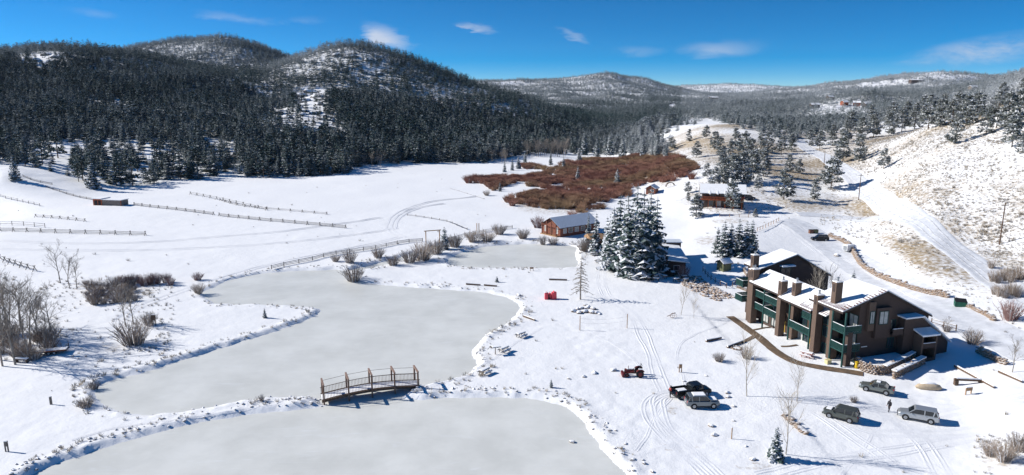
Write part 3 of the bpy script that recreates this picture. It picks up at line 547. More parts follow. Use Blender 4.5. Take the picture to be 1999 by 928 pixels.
def forest():
    out = []
    for y0, y1, sp, hm in ((290, 480, 4.4, 13.5), (480, 800, 4.5, 12), (800, 1600, 4.8, 11.5), (1600, 2300, 7.2, 12.5), (2300, 4300, 11.5, 13.5), (4300, 7700, 26, 18)):
        xm = y1 * .82 + 40; nx = int(2 * xm / sp); ny = int((y1 - y0) / sp)
        X = (np.arange(nx)[None] + RNG.uniform(0, 1, (ny, nx))) * sp - xm; Y = y0 + (np.arange(ny)[:, None] + RNG.uniform(0, 1, (ny, nx))) * sp; X = X.ravel(); Y = Y.ravel()
        k = np.abs(X) < Y * .80 + 30; X, Y = X[k], Y[k]; Z = gz(X, Y); u, v = project(X, Y, Z)
        d = np.where(v < np.interp(u, EDGE[:, 0], EDGE[:, 1]), 1.0, 0.0) * np.clip(1.05 + fbm(X / 70, Y / 70, 3, 50) * 2.2, .18, 1)
        lo = (u < 470) & (v > 275); d = np.where(lo, d * np.clip(.42 + fbm(X / 25, Y / 25, 2, 52) * 1.3, .08, .9), d)
        d = np.where((u > 1310) & (Y < 560), d * .42, d); d = np.where((u > 1310) & (Y >= 560) & (Y < 1350), d * .8, d)
        d *= (v < 345) | (u < 700)
        vis = v > -50
        for (cu, cv, ru, rv, a) in CLEAR:
            q = ((u - cu) / ru) ** 2 + ((v - cv) / rv) ** 2; d = d * (1 - a * np.clip(1.4 - q, 0, 1))
        d = np.where((u > 1000) & (u < 1320) & (Y < 560) & (v > 292), d * .8, d)
        k = RNG.uniform(0, 1, len(X)) < d; X, Y, Z, u, v = X[k], Y[k], Z[k], u[k], v[k]
        # drop what stands behind a crest, well out of sight
        tt = np.linspace(.15, .97, 40)[None]; zl = CAM_H + (Z + hm - CAM_H)[:, None] * tt; hid = (gz(X[:, None] * tt, Y[:, None] * tt) > zl + 3).any(1)
        X, Y, Z, u, v = X[~hid], Y[~hid], Z[~hid], u[~hid], v[~hid]
        h = hm * (.45 + .8 * RNG.uniform(0, 1, len(X)) ** 1.2) * (1 + .5 * fbm(X / 45, Y / 45, 2, 58)) * np.where((u > 1320) & (Y < 900), .62, 1) * np.where((u < 1320) & (Y < 480), 1.0, 1)
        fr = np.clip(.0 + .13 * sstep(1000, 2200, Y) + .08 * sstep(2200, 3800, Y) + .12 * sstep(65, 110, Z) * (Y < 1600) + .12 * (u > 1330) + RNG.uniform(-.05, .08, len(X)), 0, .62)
        gx = (gz(X + 12, Y) - gz(X - 12, Y)) / 24; fr = fr + np.clip(gx * .6, -.05, .24) + .05 * sstep(600, 380, Y) + .07 * np.clip(fbm(X / 40, Y / 40, 2, 91) * 3, 0, 1) + .10 * np.clip(fbm(X / 120, Y / 120, 3, 90) * 2, 0, 1)  # frost patches; also sunlit slopes paler, shaded ones darker, light put into tree colour
        out.append(np.stack([X, Y, Z, h, fr, u, v], -1))
    return np.concatenate(out)
FO = forest(); order = np.argsort(-FO[:, 3] / FO[:, 1]); NEAR_N = 235
near, rest = FO[order[:NEAR_N]], FO[order[NEAR_N:]]
PROTO_F, PROTO_L = [], []
for i, (x, y, z, h, fr, u, v) in enumerate(near):
    right = u > 1320
    lab, grp = ('frosted pine among others along the skyline of the right hillside', 'pines along the right skyline') if right else ('dark snow dusted conifer in the row along the left forest edge behind the meadow', 'conifers of the left forest edge') if u < 720 else ('dark conifer at the foot of the wooded hill behind the snowy meadow', 'conifers at the foot of the hill')
    low = i >= NEAR_N - 7
    cr = FARSPRUCE[i % 7] if low else (PINES[i % 6] if right else FORESTSPRUCE[i % 8])
    t = conifer('pine_tree' if right else 'conifer_tree', (x, y, z - .2), h, cr, lab, grp, random.uniform(.9, 1.25), 'pine tree' if right else 'conifer')
    if low: PROTO_L.append([q for q in t.children if q.name.startswith('crown')][0])
    elif not right and len(PROTO_F) < 8 and cr not in [q.data for q in PROTO_F]: PROTO_F.append([q for q in t.children if q.name.startswith('crown')][0])
def forest_stuff(name, D, protos, label):
    n = len(D); s = D[:, 3] / 10; w = RNG.uniform(.9, 1.45, n) * (1 + .35 * sstep(1800, 3000, D[:, 1]))
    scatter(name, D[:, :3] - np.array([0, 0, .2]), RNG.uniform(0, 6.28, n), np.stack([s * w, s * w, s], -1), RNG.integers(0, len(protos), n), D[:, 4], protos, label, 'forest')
mid = rest[:, 1] < 800
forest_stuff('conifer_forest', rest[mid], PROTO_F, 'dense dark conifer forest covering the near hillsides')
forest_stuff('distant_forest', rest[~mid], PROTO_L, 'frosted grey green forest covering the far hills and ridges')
print('forest', len(FO))
# ---------------------------------------------------------------- single trees and shrubs, by where they stand
def px_h(p, px): return px / F_PX * math.hypot(p.y, CAM_H - p.z) * 1.04          # height in metres of something px tall in the photograph
SPR_IX = [0]
def spruce_at(u, v, px, label, wide=1.0, group=None):
    p = pick(u, v); SPR_IX[0] += 1; return conifer('spruce_tree', p, px_h(p, px), SPRUCE[SPR_IX[0] % 5], label, group, wide)
# the tall group beside the log buildings
for i, (u, v, px, w, lab) in enumerate([
    (1196,526,118,.85,'tall snowy spruce at the left end of the big group beside the track'),
    (1222,538,156,.92,'tall snow laden spruce in front of the big group beside the lodge'),
    (1252,540,162,.95,'tallest snow laden spruce in the middle of the big group'),
    (1278,534,146,.88,'tall snowy spruce at the right of the big group by the low lodge'),
    (1240,520,156,.9,'spruce with snowy crown at the back of the big group'),
    (1208,516,134,.85,'slender spruce at the back left of the big group'),
    (1266,516,146,.88,'spruce rising behind the middle of the big group'),
    (1184,513,88,.7,'shorter spruce at the far left of the big group above the shelter'),
    (1242,543,92,1.0,'shorter snowy spruce before the middle of the big group')]): spruce_at(u, v, px, lab, w)
for u, v, px, w, lab in [(868,487,44,1.15,'small blue green spruce beside the ranch gate and willow bushes'),(1513,897,64,.95,'small young spruce at the foot of the bare aspen in the foreground'),
    (1664,566,38,1.2,'small lone evergreen in the snowy parking area behind the apartments'),(183,368,56,1.0,'pale frosted spruce standing out before the left forest edge'),(30,352,50,1.0,'dark spruce at the far left picture edge near the forest track'),(1076,757,17,1.1,'tiny evergreen sapling on the snow left of the tractor'),
    (970,551,12,1.2,'tiny evergreen sapling by the log fence above the middle pond'),(517,621,20,1.1,'little bushy evergreen at the tip of the snowy peninsula'),(1163,497,80,.7,'thin brownish spruce at the left of the picnic shelter'),(1148,480,62,.6,'thin brownish conifer behind the picnic shelter')]: spruce_at(u, v, px, lab, w)
for u, v, px in [(1412,500,68),(1425,498,62),(1440,500,72),(1455,498,66),(1466,492,62),(1400,494,50)]: spruce_at(u, v, px, 'snowy spruce in the clump between the low lodge and the parking area', 1.1, 'spruce clump by the parking area')
for u, v, px in [(1131,318,30),(1165,308,40),(1215,305,38),(1255,306,36),(1282,304,36),(1100,330,24),(1075,322,26),(1012,330,26),(985,336,22),(1000,333,24),(1025,320,22),(1140,300,44),(1190,302,42),(1300,312,30)]: spruce_at(u, v, px, 'snowy spruce at the far edge of the brown willow thicket', .85, 'spruces at the edge of the willow thicket')
for u, v, px, lab in [(1128,352,28,'dark spruce rising from the left half of the brown willow thicket'),(1205,362,32,'snowy spruce rising from the middle of the brown willow thicket'),(976,374,18,'tiny pale spruce among the near left willows')]: spruce_at(u, v, px, lab, .9)
def pine_at(u, v, px, label, group=None, wide=1.0):
    p = pick(u, v); return conifer('pine_tree', p, px_h(p, px), PINES[N_TREE['n'] % 6], label, group, wide)
for u, v, px, w, lab in [(1429,412,60,.85,'bushy snowy pine in front of the hillside house with the red balcony'),(1359,424,44,1.2,'round bushy pine on the slope left of the hillside house'),(1343,378,22,1.1,'small round pine above the left of the hillside house'),(1343,392,16,1.1,'little pine just below the small round pine'),
    (1530,390,58,1.15,'broad dark pine left of the road above the parking area'),(1590,390,38,1.0,'small pine beside the shadowed drive above the parking area'),(1622,370,62,1.1,'large leaning pine beside the hill road bend'),(1474,424,16,1.2,'small green pine below the shaded drive by the house'),
    (1725,330,38,1.0,'lone pine on the white slope right of the hill road'),(1677,315,50,1.0,'pine beside the hill road on the open slope'),(1645,318,58,.9,'taller pine at the left side of the hill road'),(1865,280,56,.9,'slender pine on the open right hillside'),(1975,288,60,1.0,'pine at the right picture edge below the skyline'),(1995,300,40,1.0,'small pine touching the right picture edge'),
    (1360,308,30,1.1,'round pine on the white knoll beyond the willows'),(1395,292,34,1.0,'pine on the crest of the white knoll'),(1312,292,24,1.0,'small pine at the foot of the white knoll'),(1345,276,22,1.0,'small pine half way up the white knoll'),(1378,272,26,1.0,'pine near the top of the white knoll'),(1290,276,26,.9,'pine on the left flank of the white knoll')]: pine_at(u, v, px, lab, None, w)
PG = 'pines in the wooded draw above the hillside house'
for u, v, px in [(1395,368,40),(1412,362,52),(1430,360,56),(1450,358,58),(1470,352,56),(1490,345,52),(1440,330,50),(1465,318,46),(1485,308,44),(1425,320,42),(1455,300,42),(1410,335,40),(1480,372,30),(1540,336,34),(1560,340,28),(1500,300,40),(1525,302,36),(1545,296,34),(1380,350,30),(1405,305,36),(1435,290,38)]: pine_at(u, v, px, 'snowy pine in the wooded draw above the hillside house', PG)
RG = 'pines along the upper right hillside'
for u, v, px in [(1580,285,30),(1600,292,36),(1625,285,40),(1650,278,40),(1680,272,42),(1705,268,44),(1735,262,40),(1760,258,46),(1785,252,48),(1812,252,62),(1835,248,52),(1858,246,50),(1885,246,56),(1905,240,58),(1925,262,50),(1945,250,66),(1965,256,72),(1985,250,70),(1995,232,56),(1870,232,50),(1840,230,44),(1800,232,42),(1770,238,40),(1740,242,40),(1700,248,40),(1660,255,38)]: pine_at(u, v, px, 'frosted pine among those along the upper right hillside', RG)

# leafless trees
ASP = [bare_mesh(300 + i, 9.0, M_PALEBARK, spread=.42, branches=13, start=.22, r0=.085, up=.30, levels=3, twig=.012) for i in range(3)]
COT = [bare_mesh(320 + i, 9.0, M_GREYBARK, spread=.55, branches=8, start=.3, r0=.15, levels=4, twig=.011) for i in range(4)]
LARCH = dead_mesh(341)
def bare_at(u, v, px, meshes, label, group=None, name='bare_tree', rz=None):
    p = pick(u, v); return bare_tree(name, p, meshes, label, 'bare tree', group, px_h(p, px) / 9.0, rz)
bare_at(1133,585,77,LARCH,'dead grey conifer with bare drooping branches beside the track','', 'dead_tree')
for i, (u, v, px, lab) in enumerate([(1458,774,105,'bare aspen sapling in the open snow below the walkway'),(1556,786,78,'bare aspen sapling to the left of the dark parked hatchback'),(1534,887,120,'bare aspen tree rising behind the small foreground spruce'),(1329,615,62,'thin bare sapling below the rock bank'),(1354,621,40,'small thin bare sapling right of the farm implement'),
     (1849,649,30,'small bare tree behind the apartment annex'),(1976,727,56,'bare spreading tree by the stone wall at the right'),(1895,668,26,'bare shrub like tree in the shade behind the apartments')]): bare_at(u, v, px, (ASP[i % 3] if i < 5 else COT[i % 4]), lab)
for i, (u, v, px) in enumerate([(30,712,125),(62,690,112),(8,690,120),(75,668,90),(45,660,105),(100,650,72),(15,640,92),(-25,700,130),(-40,650,110),(88,690,70),(25,672,100),(55,705,84),(5,715,110),(40,640,84),(70,645,70),(92,672,66),(20,655,90),(-10,670,120)]): bare_at(u, v, px, COT[i % 4], 'bare grey tree in the dense grove at the left edge', 'grove at the left edge')
for i, (u, v, px, lab) in enumerate([(118,553,66,'bare tree at the left of the pair by the jack fence'),(136,562,64,'bare tree in the middle behind the frosted thicket'),(150,565,50,'bushy bare tree right of the pair by the jack fence'),(246,638,68,'leaning bare tree over the big brown bush, left stem'),(260,632,70,'leaning bare tree over the big brown bush, right stem')]): bare_at(u, v, px, COT[i % 4], lab)
for i in range(34):
    u = 1025 + (i * 37 % 85); v = 300 + (i * 13 % 8); bare_at(u, v, 22 + i % 7, COT[i % 4], 'small bare aspen in the tan grove before the far spruces', 'tan aspen grove')
for i in range(16):
    u = 690 + (i * 23 % 62); v = 318 + (i * 7 % 14); bare_at(u, v, 20 + i % 6, COT[i % 4], 'bare sapling at the notch of the left forest edge', 'saplings at the forest notch')
for i in range(10):
    u = 950 + (i * 29 % 55); v = 312 + (i * 5 % 9); bare_at(u, v, 20 + i % 6, COT[i % 4], 'bare grey tree standing before the dark forest foot', 'grey trees at the forest foot')

# shrubs
BB = [bush_mesh(400 + i, M_TWIG, 95, 1.6, .7) for i in range(3)]; BR = [bush_mesh(410 + i, M_REDTWIG, 95, 1.6, .6) for i in range(2)]; BW = [bush_mesh(420 + i, M_WILLOW, 60, 1.6, .85, r0=.034, sub=2, snow=.02) for i in range(4)]
SG = [bush_mesh(430 + i, M_SAGE, 14, .5, .9, r0=.022, sub=1, snow=.25) for i in range(3)]
def bush_at(u, v, px, me, label, group=None, wide=1.0, name='shrub', cat='shrub'):
    p = pick(u, v); s = px_h(p, px) / 1.6; t = thing(name, label, cat, p, random.uniform(0, 6), group, (s * wide, s * wide, s)); obj('stems', me, t); return t
for i, (u, v, px, w, lab) in enumerate([(691,549,30,1.1,'large brown willow bush on the point between the ponds'),(262,672,46,1.2,'big brown bush beneath the two leaning bare trees'),(292,634,24,1,'dark twiggy bush beside the wooden sign'),(388,573,20,1,'brown bush at the left tip of the middle pond'),(386,547,14,1.3,'low reddish bush beside the pond track'),
     (683,513,26,.9,'brown bush beside the rail fence'),(655,511,14,1.1,'small brown bush below the rail fence'),(738,503,18,1.2,'brown bush on the creek bank'),(768,518,20,1.1,'brown bush below the creek'),(800,513,24,1.1,'brown bush left of the big willow by the upper pond'),(824,508,32,1.25,'broad brown willow bush beside the upper pond'),(852,496,28,1.1,'brown willow bush left of the small spruce'),(888,482,24,1.1,'brown willow bush right of the small spruce'),
     (925,472,20,1.5,'low brown bush row beyond the upper pond, left'),(950,471,20,1.4,'low brown bush row beyond the upper pond, right'),(975,458,20,1.1,'brown bush on the meadow fence end'),(1020,466,18,1.2,'brown bush left of the log cabin'),(1060,478,18,.7,'upright bush on the bank before the log cabin'),(1080,477,14,1.2,'pale bare bush in front of the cabin gable'),(1141,491,26,1.0,'bare bush at the corner of the upper pond'),(1050,445,22,1,'reddish bush behind the log cabin gable'),
     (1333,543,26,.9,'bare purplish shrub at the top of the rock bank'),(1404,706,16,1.2,'bare shrub in the snow below the terrace logs'),(1971,625,36,1.1,'dark red shrub beside the hill road at the right'),(1848,648,14,1,'small shrub behind the apartments'),(1900,672,26,1.1,'bare brown shrub in the shade behind the apartment annex'),(1667,786,12,1,'small bare shrub near the dark parked hatchback'),(1822,650,12,1,'low shrub by the rail behind the annex'),
     (1457,700,22,.9,'dark twiggy shrub below the walkway fork'),(511,783,12,.8,'tan grass clump on the causeway'),(168,795,18,1.3,'brown reed clump at the left tip of the middle pond'),(185,760,14,1.2,'dark reed clump on the left pond bank'),(950,382,10,1.2,'small lone bush out in the meadow'),(1960,900,40,.9,'frosted sage bush at the lower right corner'),(1935,890,26,1.1,'frosted sage bush left of the corner clump'),(1988,880,34,1,'frosted sage bush at the right edge')]):
    bush_at(u, v, px, (BR[i % 2] if 'red' in lab or 'purpl' in lab else BB[i % 3]), lab, None, w)
for i, u in enumerate((234,250,258,272,280,294,306,324,334)): bush_at(u, 552 + (i * 5 % 7), 14 + (i * 7 % 9), BR[i % 2], 'dark red twiggy bush in the hedge row behind the frosted thicket', 'dark red hedge row', 1.0)
for i in range(26): bush_at(168 + (i * 31 % 100), 556 + (i * 17 % 40), 9 + (i * 5 % 13), BB[i % 3], 'greyish twiggy bush in the frosted thicket left of the pond', 'frosted thicket', 1.1)
for i in range(16): bush_at(-20 + (i * 29 % 130), 650 + (i * 23 % 56), 15 + (i * 7 % 19), BB[i % 3], 'twiggy undergrowth bush in the grove at the left edge', 'undergrowth of the left grove', 1.2)
for i in range(14): bush_at(1935 + (i * 13 % 62), 525 + (i * 29 % 60), 18 + i % 10, BB[i % 3], 'bare brush on the roadside slope at the right edge', 'roadside brush at the right', .7)

# the brown willow thicket on the valley floor
TH = [[(912,352),(960,345),(1040,345),(1080,330),(1110,318),(1160,308),(1240,306),(1320,306),(1362,326),(1345,345),(1318,356),(1268,362),(1230,372),(1190,392),(1150,410),(1090,398),(1030,392),(985,385),(1060,370),(1000,362),(960,374),(945,362)],
      [(985,384),(1030,386),(1090,398),(1150,412),(1165,425),(1120,418),(1075,410),(1020,398),(985,392)], [(1010,322),(1060,324),(1064,332),(1014,330)]]
pw, fw_, sw = [], [], []
for pix in TH:
    poly = np.array([tuple(pick(u, v))[:2] for u, v in pix]); lo, hi = poly.min(0), poly.max(0); n = int((hi - lo).prod() / 2.6)
    X = RNG.uniform(lo[0], hi[0], n); Y = RNG.uniform(lo[1], hi[1], n); d = sdf(X, Y, poly) + fbm(X / 12, Y / 12, 3, 70) * 14; k = (d < 0) & (fbm(X / 7, Y / 7, 3, 71) > -.16 + .09 * (X < 30)); X, Y = X[k], Y[k]
    pw.append(np.stack([X, Y, gz(X, Y)], -1)); fw_.append(np.clip(.45 + fbm(X / 22, Y / 22, 3, 72) * 2.4, 0, 1)); s = RNG.uniform(.6, 1.6, len(X)) * (1 + .7 * fbm(X / 6, Y / 6, 2, 74)); sw.append(np.stack([s * 1.15, s * 1.15, s], -1))
BP = []
for i, (u, v, lab) in enumerate([(1000,402,'brown willow bush at the near left tip of the thicket'),(1118,425,'brown willow bush nearest the log cabin roof'),(915,358,'brown willow bush at the far left tip of the thicket'),(1350,350,'brown willow bush at the right end of the thicket')]):
    BP.append(bush_at(u, v, 15, BW[i], lab, None, 1.1, 'willow_shrub').children[0])
pw = np.concatenate(pw); n = len(pw); print('willows', n)
scatter('willow_thicket', pw, RNG.uniform(0, 6.28, n), np.concatenate(sw), RNG.integers(0, 4, n), np.concatenate(fw_), BP, 'red brown leafless willow thicket spread over the valley floor', 'thicket')
# sage and dry grass poking through the snow of the slopes and banks
n = 260000; Y = RNG.uniform(66, 420, n); X = RNG.uniform(-.78, .85, n) * Y; Z = gz(X, Y); U, V = project(X, Y, Z)
def lin(p): p = np.array(p, float); return np.interp(U, p[:, 0], p[:, 1])
hill = (U > 1640) & (V < lin([(1640,320),(1700,360),(1760,402),(1850,460),(1999,560),(2200,640)])) & (V > 200); bank = (U > 1600) & (U < 1990) & (V > lin([(1600,300),(1700,400),(1760,432),(1850,492),(1999,600)])) & (V < lin([(1600,440),(1680,470),(1800,545),(1999,660)]))
west = (U > 1200) & (U < 1640) & (V > 240) & (V < lin([(1200,330),(1330,345),(1350,420),(1480,420),(1560,400),(1640,400)]))
G_at = np.zeros(n); sdp = pond_sd(X, Y); shore = (sdp > .5) & (sdp < 3)
corner = (U > 1900) & (V > 850); grove = (U < 340) & (V > 540) & (V < 720)
prob = np.where(hill, .85, 0) + np.where(bank, .16, 0) + np.where(west, .20, 0) + np.where(shore, .22, 0) + np.where(corner, .4, 0) + np.where(grove, .12, 0) + .0012
prob *= np.clip(.75 + 2.2 * fbm(X / 8, Y / 8, 3, 81), .05, 1.3)
RD = np.array([tuple(pick(u_, v_))[:2] for u_, v_ in [(2060,618),(1985,575),(1900,515),(1830,460),(1760,418),(1700,378),(1660,342),(1625,318),(1590,298),(1560,280)]])
rd = np.full(n, 99.0)
for (ax_, ay_), (bx_, by_) in zip(RD[:-1], RD[1:]):
    t_ = np.clip(((X - ax_) * (bx_ - ax_) + (Y - ay_) * (by_ - ay_)) / ((bx_ - ax_) ** 2 + (by_ - ay_) ** 2), 0, 1); rd = np.minimum(rd, np.hypot(X - ax_ - (bx_ - ax_) * t_, Y - ay_ - (by_ - ay_) * t_))
k = (RNG.uniform(0, 1, n) < prob) & (sdp > .4) & (rd > 4.2); X, Y, Z = X[k], Y[k], Z[k]; n = len(X); s = RNG.uniform(.25, .95, n) * (1 + 1.2 * np.clip(fbm(X / 4, Y / 4, 2, 83) * 2, 0, 1)) * np.where(sdp[k] < 3, .9, 1)
SP = []
for i, (u, v, lab) in enumerate([(1915,885,'low frosted sage clump nearest the bottom right corner'),(1800,320,'low sage clump on the upper white slope'),(1780,640,'dry grass tuft beside the annex bank')]):
    SP.append(bush_at(u, v, 8, SG[i], lab, None, 1.1, 'sage_clump', 'sage').children[0])
scatter('dry_grass', np.stack([X, Y, Z], -1), RNG.uniform(0, 6.28, n), np.stack([s, s, s], -1), RNG.integers(0, 3, n), RNG.uniform(0, 1, n), SP, 'sage and dry grass poking through the snow', 'grass'); print('sage', n)

# ---------------------------------------------------------------- rocks
def rock_mat(name, c1, c2, lo=.30, hi=.62):
    m, N, L, b = attr_mat(name); b.inputs['Roughness'].default_value = .9
    tc = N.new('ShaderNodeTexCoord'); nz = N.new('ShaderNodeTexNoise'); nz.inputs['Scale'].default_value = 1.2; nz.inputs['Detail'].default_value = 6; L.new(tc.outputs['Object'], nz.inputs[0])
    g = N.new('ShaderNodeMix'); g.data_type = 'RGBA'; g.inputs['A'].default_value = (*c1, 1); g.inputs['B'].default_value = (*c2, 1); L.new(nz.outputs['Fac'], g.inputs['Factor'])
    ge = N.new('ShaderNodeNewGeometry'); sp = N.new('ShaderNodeSeparateXYZ'); L.new(ge.outputs['Normal'], sp.inputs[0]); ad = N.new('ShaderNodeMath'); ad.operation = 'MULTIPLY_ADD'; ad.inputs[1].default_value = .6; L.new(nz.outputs['Fac'], ad.inputs[0]); L.new(sp.outputs[2], ad.inputs[2])
    mr = N.new('ShaderNodeMapRange'); mr.inputs[1].default_value = lo + .30; mr.inputs[2].default_value = hi + .30; L.new(ad.outputs[0], mr.inputs[0])
    s = N.new('ShaderNodeMix'); s.data_type = 'RGBA'; L.new(mr.outputs[0], s.inputs['Factor']); L.new(g.outputs['Result'], s.inputs['A']); s.inputs['B'].default_value = (.86, .87, .9, 1)
    L.new(s.outputs['Result'], b.inputs['Base Color']); return m
M_ROCK = rock_mat('snowy_rock', (.30, .23, .17), (.19, .165, .145)); M_TANROCK = rock_mat('tan_stone', (.38, .27, .19), (.26, .19, .14), .80, 1.05); M_GREYROCK = rock_mat('grey_crag', (.21, .20, .19), (.13, .125, .125), .35, .6)
def ico(seed, sub=2, jag=.28, flat=.65):
    bm = bmesh.new(); bmesh.ops.create_icosphere(bm, subdivisions=sub, radius=1); r = random.Random(seed); o = Vector((r.uniform(0, 50), r.uniform(0, 50), 0))
    pl = [Vector((r.gauss(0, 1), r.gauss(0, 1), r.gauss(0, 1))).normalized() for _ in range(7)]; dd = [r.uniform(.55, .9) for _ in pl]
    for v in bm.verts:
        c = v.co.copy()
        for n_, d in zip(pl, dd):
            q = c.dot(n_)
            if q > d: c -= n_ * (q - d)
        c *= 1 + r.uniform(-.5, .5) * jag * .4; v.co = Vector((c.x, c.y, c.z * flat))
    vs = [tuple(v.co) for v in bm.verts]; fs = [tuple(v.index for v in f.verts) for f in bm.faces]; bm.free(); return vs, fs
ICO1 = [ico(500 + i, 1) for i in range(6)]; ICO2 = [ico(520 + i, 2) for i in range(6)]
def rock_mesh(i, m=None): vs, fs = ICO2[i % 6]; mb = MB(); mb.add(vs, fs); return mb.mesh('boulder', m or M_ROCK)
ROCKM = [rock_mesh(i) for i in range(6)]
def rock_at(u, v, px, label, group=None, i=0, flat=1.0, name='boulder'):
    p = pick(u, v); s = px / F_PX * p.length * .5; o = obj(name, ROCKM[i % 6], None, p + Vector((0, 0, s * .2)), i * 1.7, (s, s * .8, s * flat)); return tag(o, label, 'boulder', group)
for i, (u, v, px, lab) in enumerate([(1420,768,13,'boulder off the nose of the dark pickup truck'),(1432,794,10,'tan boulder right of the silver sport utility car'),(1421,776,12,'snow capped boulder just below the pickup nose'),(1388,832,15,'snow capped boulder, upper of the two left of the lone post'),(1395,850,16,'snow capped boulder, lower of the two left of the lone post'),(1470,898,16,'snow capped boulder left of the small foreground spruce'),(1456,872,8,'small dark boulder above the snow capped one by the spruce'),(1432,822,8,'small boulder above the lone post'),
      (1634,500,14,'large tan boulder beside the white utility trailer'),(1117,864,14,'boulder on the right shore of the near pond'),(1160,729,15,'snowy boulder in the row left of the tractor, third'),(1140,736,12,'snowy boulder in the row left of the tractor, second'),(1110,740,9,'snowy boulder in the row left of the tractor, first'),(1198,724,16,'snow heaped boulder next to the tractor'),(1012,578,14,'flat boulder on the shore of the middle pond'),(1335,745,8,'small flat boulder below the tree stump'),(1378,734,8,'small boulder up the snow from the pickup')]): rock_at(u, v, px, lab, None, i, .8)
def rubble(name, spots, m, sz, label, cat, kind='stuff'):
    mb = MB()
    for (x, y) in spots:
        vs, fs = random.choice(ICO1); s = random.uniform(*sz); a = random.uniform(0, 6.28); z = float(gz(x, y)); M = Matrix.Rotation(a, 3, 'Z'); sc = (s * random.uniform(.8, 1.4), s * random.uniform(.7, 1.1), s * random.uniform(.7, 1.2))
        mb.add([M @ Vector((p[0] * sc[0], p[1] * sc[1], p[2] * sc[2])) + Vector((x, y, z + s * .25)) for p in vs], fs)
    o = obj(name, mb.mesh(name, m)); tag(o, label, cat, kind=kind); return o
def along(pix, n, width, jit=1.0):
    P = resample([tuple(pick(u, v))[:2] for u, v in pix], .3); T = np.gradient(P, axis=0); T /= np.linalg.norm(T, axis=1)[:, None] + 1e-9; out = []
    for _ in range(n):
        k = random.randrange(len(P)); w = random.uniform(-.5, .5) * width; out.append((P[k][0] - T[k][1] * w, P[k][1] + T[k][0] * w))
    return out
def shore_spots(P, n, lo, hi, cond):
    out = []
    while len(out) < n:
        k = random.randrange(len(P)); a, b = P[k], P[(k + 1) % len(P)]; t = random.random(); q = a + (b - a) * t; e = b - a; nn = np.array([e[1], -e[0]]) / (np.linalg.norm(e) + 1e-9); w = random.uniform(lo, hi); s = q + nn * w
        if pond_sd(np.array([s[0]]), np.array([s[1]]))[0] < 0: s = q - nn * w
        u, v = project(s[0], s[1], 0.0)
        if cond(u, v): out.append((s[0], s[1]))
        elif random.random() < .002: break
    return out
rubble('shore_stones', shore_spots(PONDS[0], 110, .3, 1.8, lambda u, v: True), M_ROCK, (.08, .26), 'snow covered stones along the bank of the middle pond', 'stones')
rubble('shore_stones', shore_spots(PONDS[1], 190, .3, 3.2, lambda u, v: v < 960), M_ROCK, (.08, .30), 'snow covered stones along the bank of the near pond', 'stones')
rubble('shore_stones', shore_spots(PONDS[2], 50, .3, 1.5, lambda u, v: True), M_ROCK, (.12, .34), 'snow covered stones along the bank of the upper pond', 'stones')
def stone_wall(pix, h, label, name='stone_wall', thick=.5, m=None, sz=.34, world=None):
    P = resample(world if world is not None else [tuple(pick(u, v))[:2] for u, v in pix], sz * 1.15); T = np.gradient(P, axis=0); T /= np.linalg.norm(T, axis=1)[:, None] + 1e-9; mb = MB(); rows = max(1, int(round(h / (sz * .85))))
    t = thing(name, label, 'stone wall', ground(*P[len(P) // 2]))
    base = Vector(t.location)
    for i, (x, y) in enumerate(P):
        z0 = float(gz(x, y)); a = math.atan2(T[i][1], T[i][0])
        for r_ in range(rows + (1 if random.random() < .25 else 0)):
            vs, fs = random.choice(ICO1); M = Matrix.Rotation(a, 3, 'Z'); off = (r_ % 2) * .5 * sz; s = sz * random.uniform(.85, 1.2); w = random.uniform(-.1, .1)
            c = Vector((x + T[i][0] * off - T[i][1] * w, y + T[i][1] * off + T[i][0] * w, z0 + (r_ + .35) * sz * .85)) - base
            mb.add([M @ Vector((p[0] * s * .72, p[1] * thick * random.uniform(.9, 1.1), p[2] * s * .85)) + c for p in vs], fs)
    o = obj('stones', mb.mesh('stones', m or M_TANROCK), t); tag(o, kind='stuff'); return t
stone_wall([(1618,462),(1640,470),(1660,482),(1668,500),(1680,520),(1712,540),(1752,556),(1800,572),(1850,582)], .9, 'long curving wall of tan stones along the uphill side of the parking area', sz=.42)
stone_wall([(1878,596),(1900,604),(1925,616),(1940,627)], .7, 'short low wall of tan stones beside the green dumpster', sz=.4)
stone_wall([(1908,688),(1930,700),(1962,712)], 1.0, 'tan stone retaining wall at the shaded end of the apartments', sz=.4)
stone_wall([(1530,812),(1545,826),(1560,838),(1572,848)], .4, 'low line of reddish stones behind the bare aspen', sz=.3)
stone_wall([(1452,528),(1460,540),(1464,552)], .8, 'short tan stone wall left of the apartment chimneys', sz=.4)
stone_wall([(1440,562),(1452,566),(1462,570)], .5, 'low stone edging below the short wall by the apartments', sz=.35)
rubble('rock_bank', [(a, b) for a, b in along([(1342,540),(1358,556),(1385,572),(1420,584)], 330, 6.5)], M_TANROCK, (.2, .55), 'bank of tan and white rocks below the rail fence', 'rocks')
for i, (u, v, px) in enumerate([(1120,609,16),(1130,612,15),(1142,610,18),(1155,611,18),(1166,612,16),(1135,603,14),(1148,601,15),(1158,604,14),(1128,604,11),(1143,597,11),(1170,614,10)]): rock_at(u, v, px, 'snow covered boulder in the round rock pile beyond the volleyball posts', 'boulders of the round rock pile', i, .85)
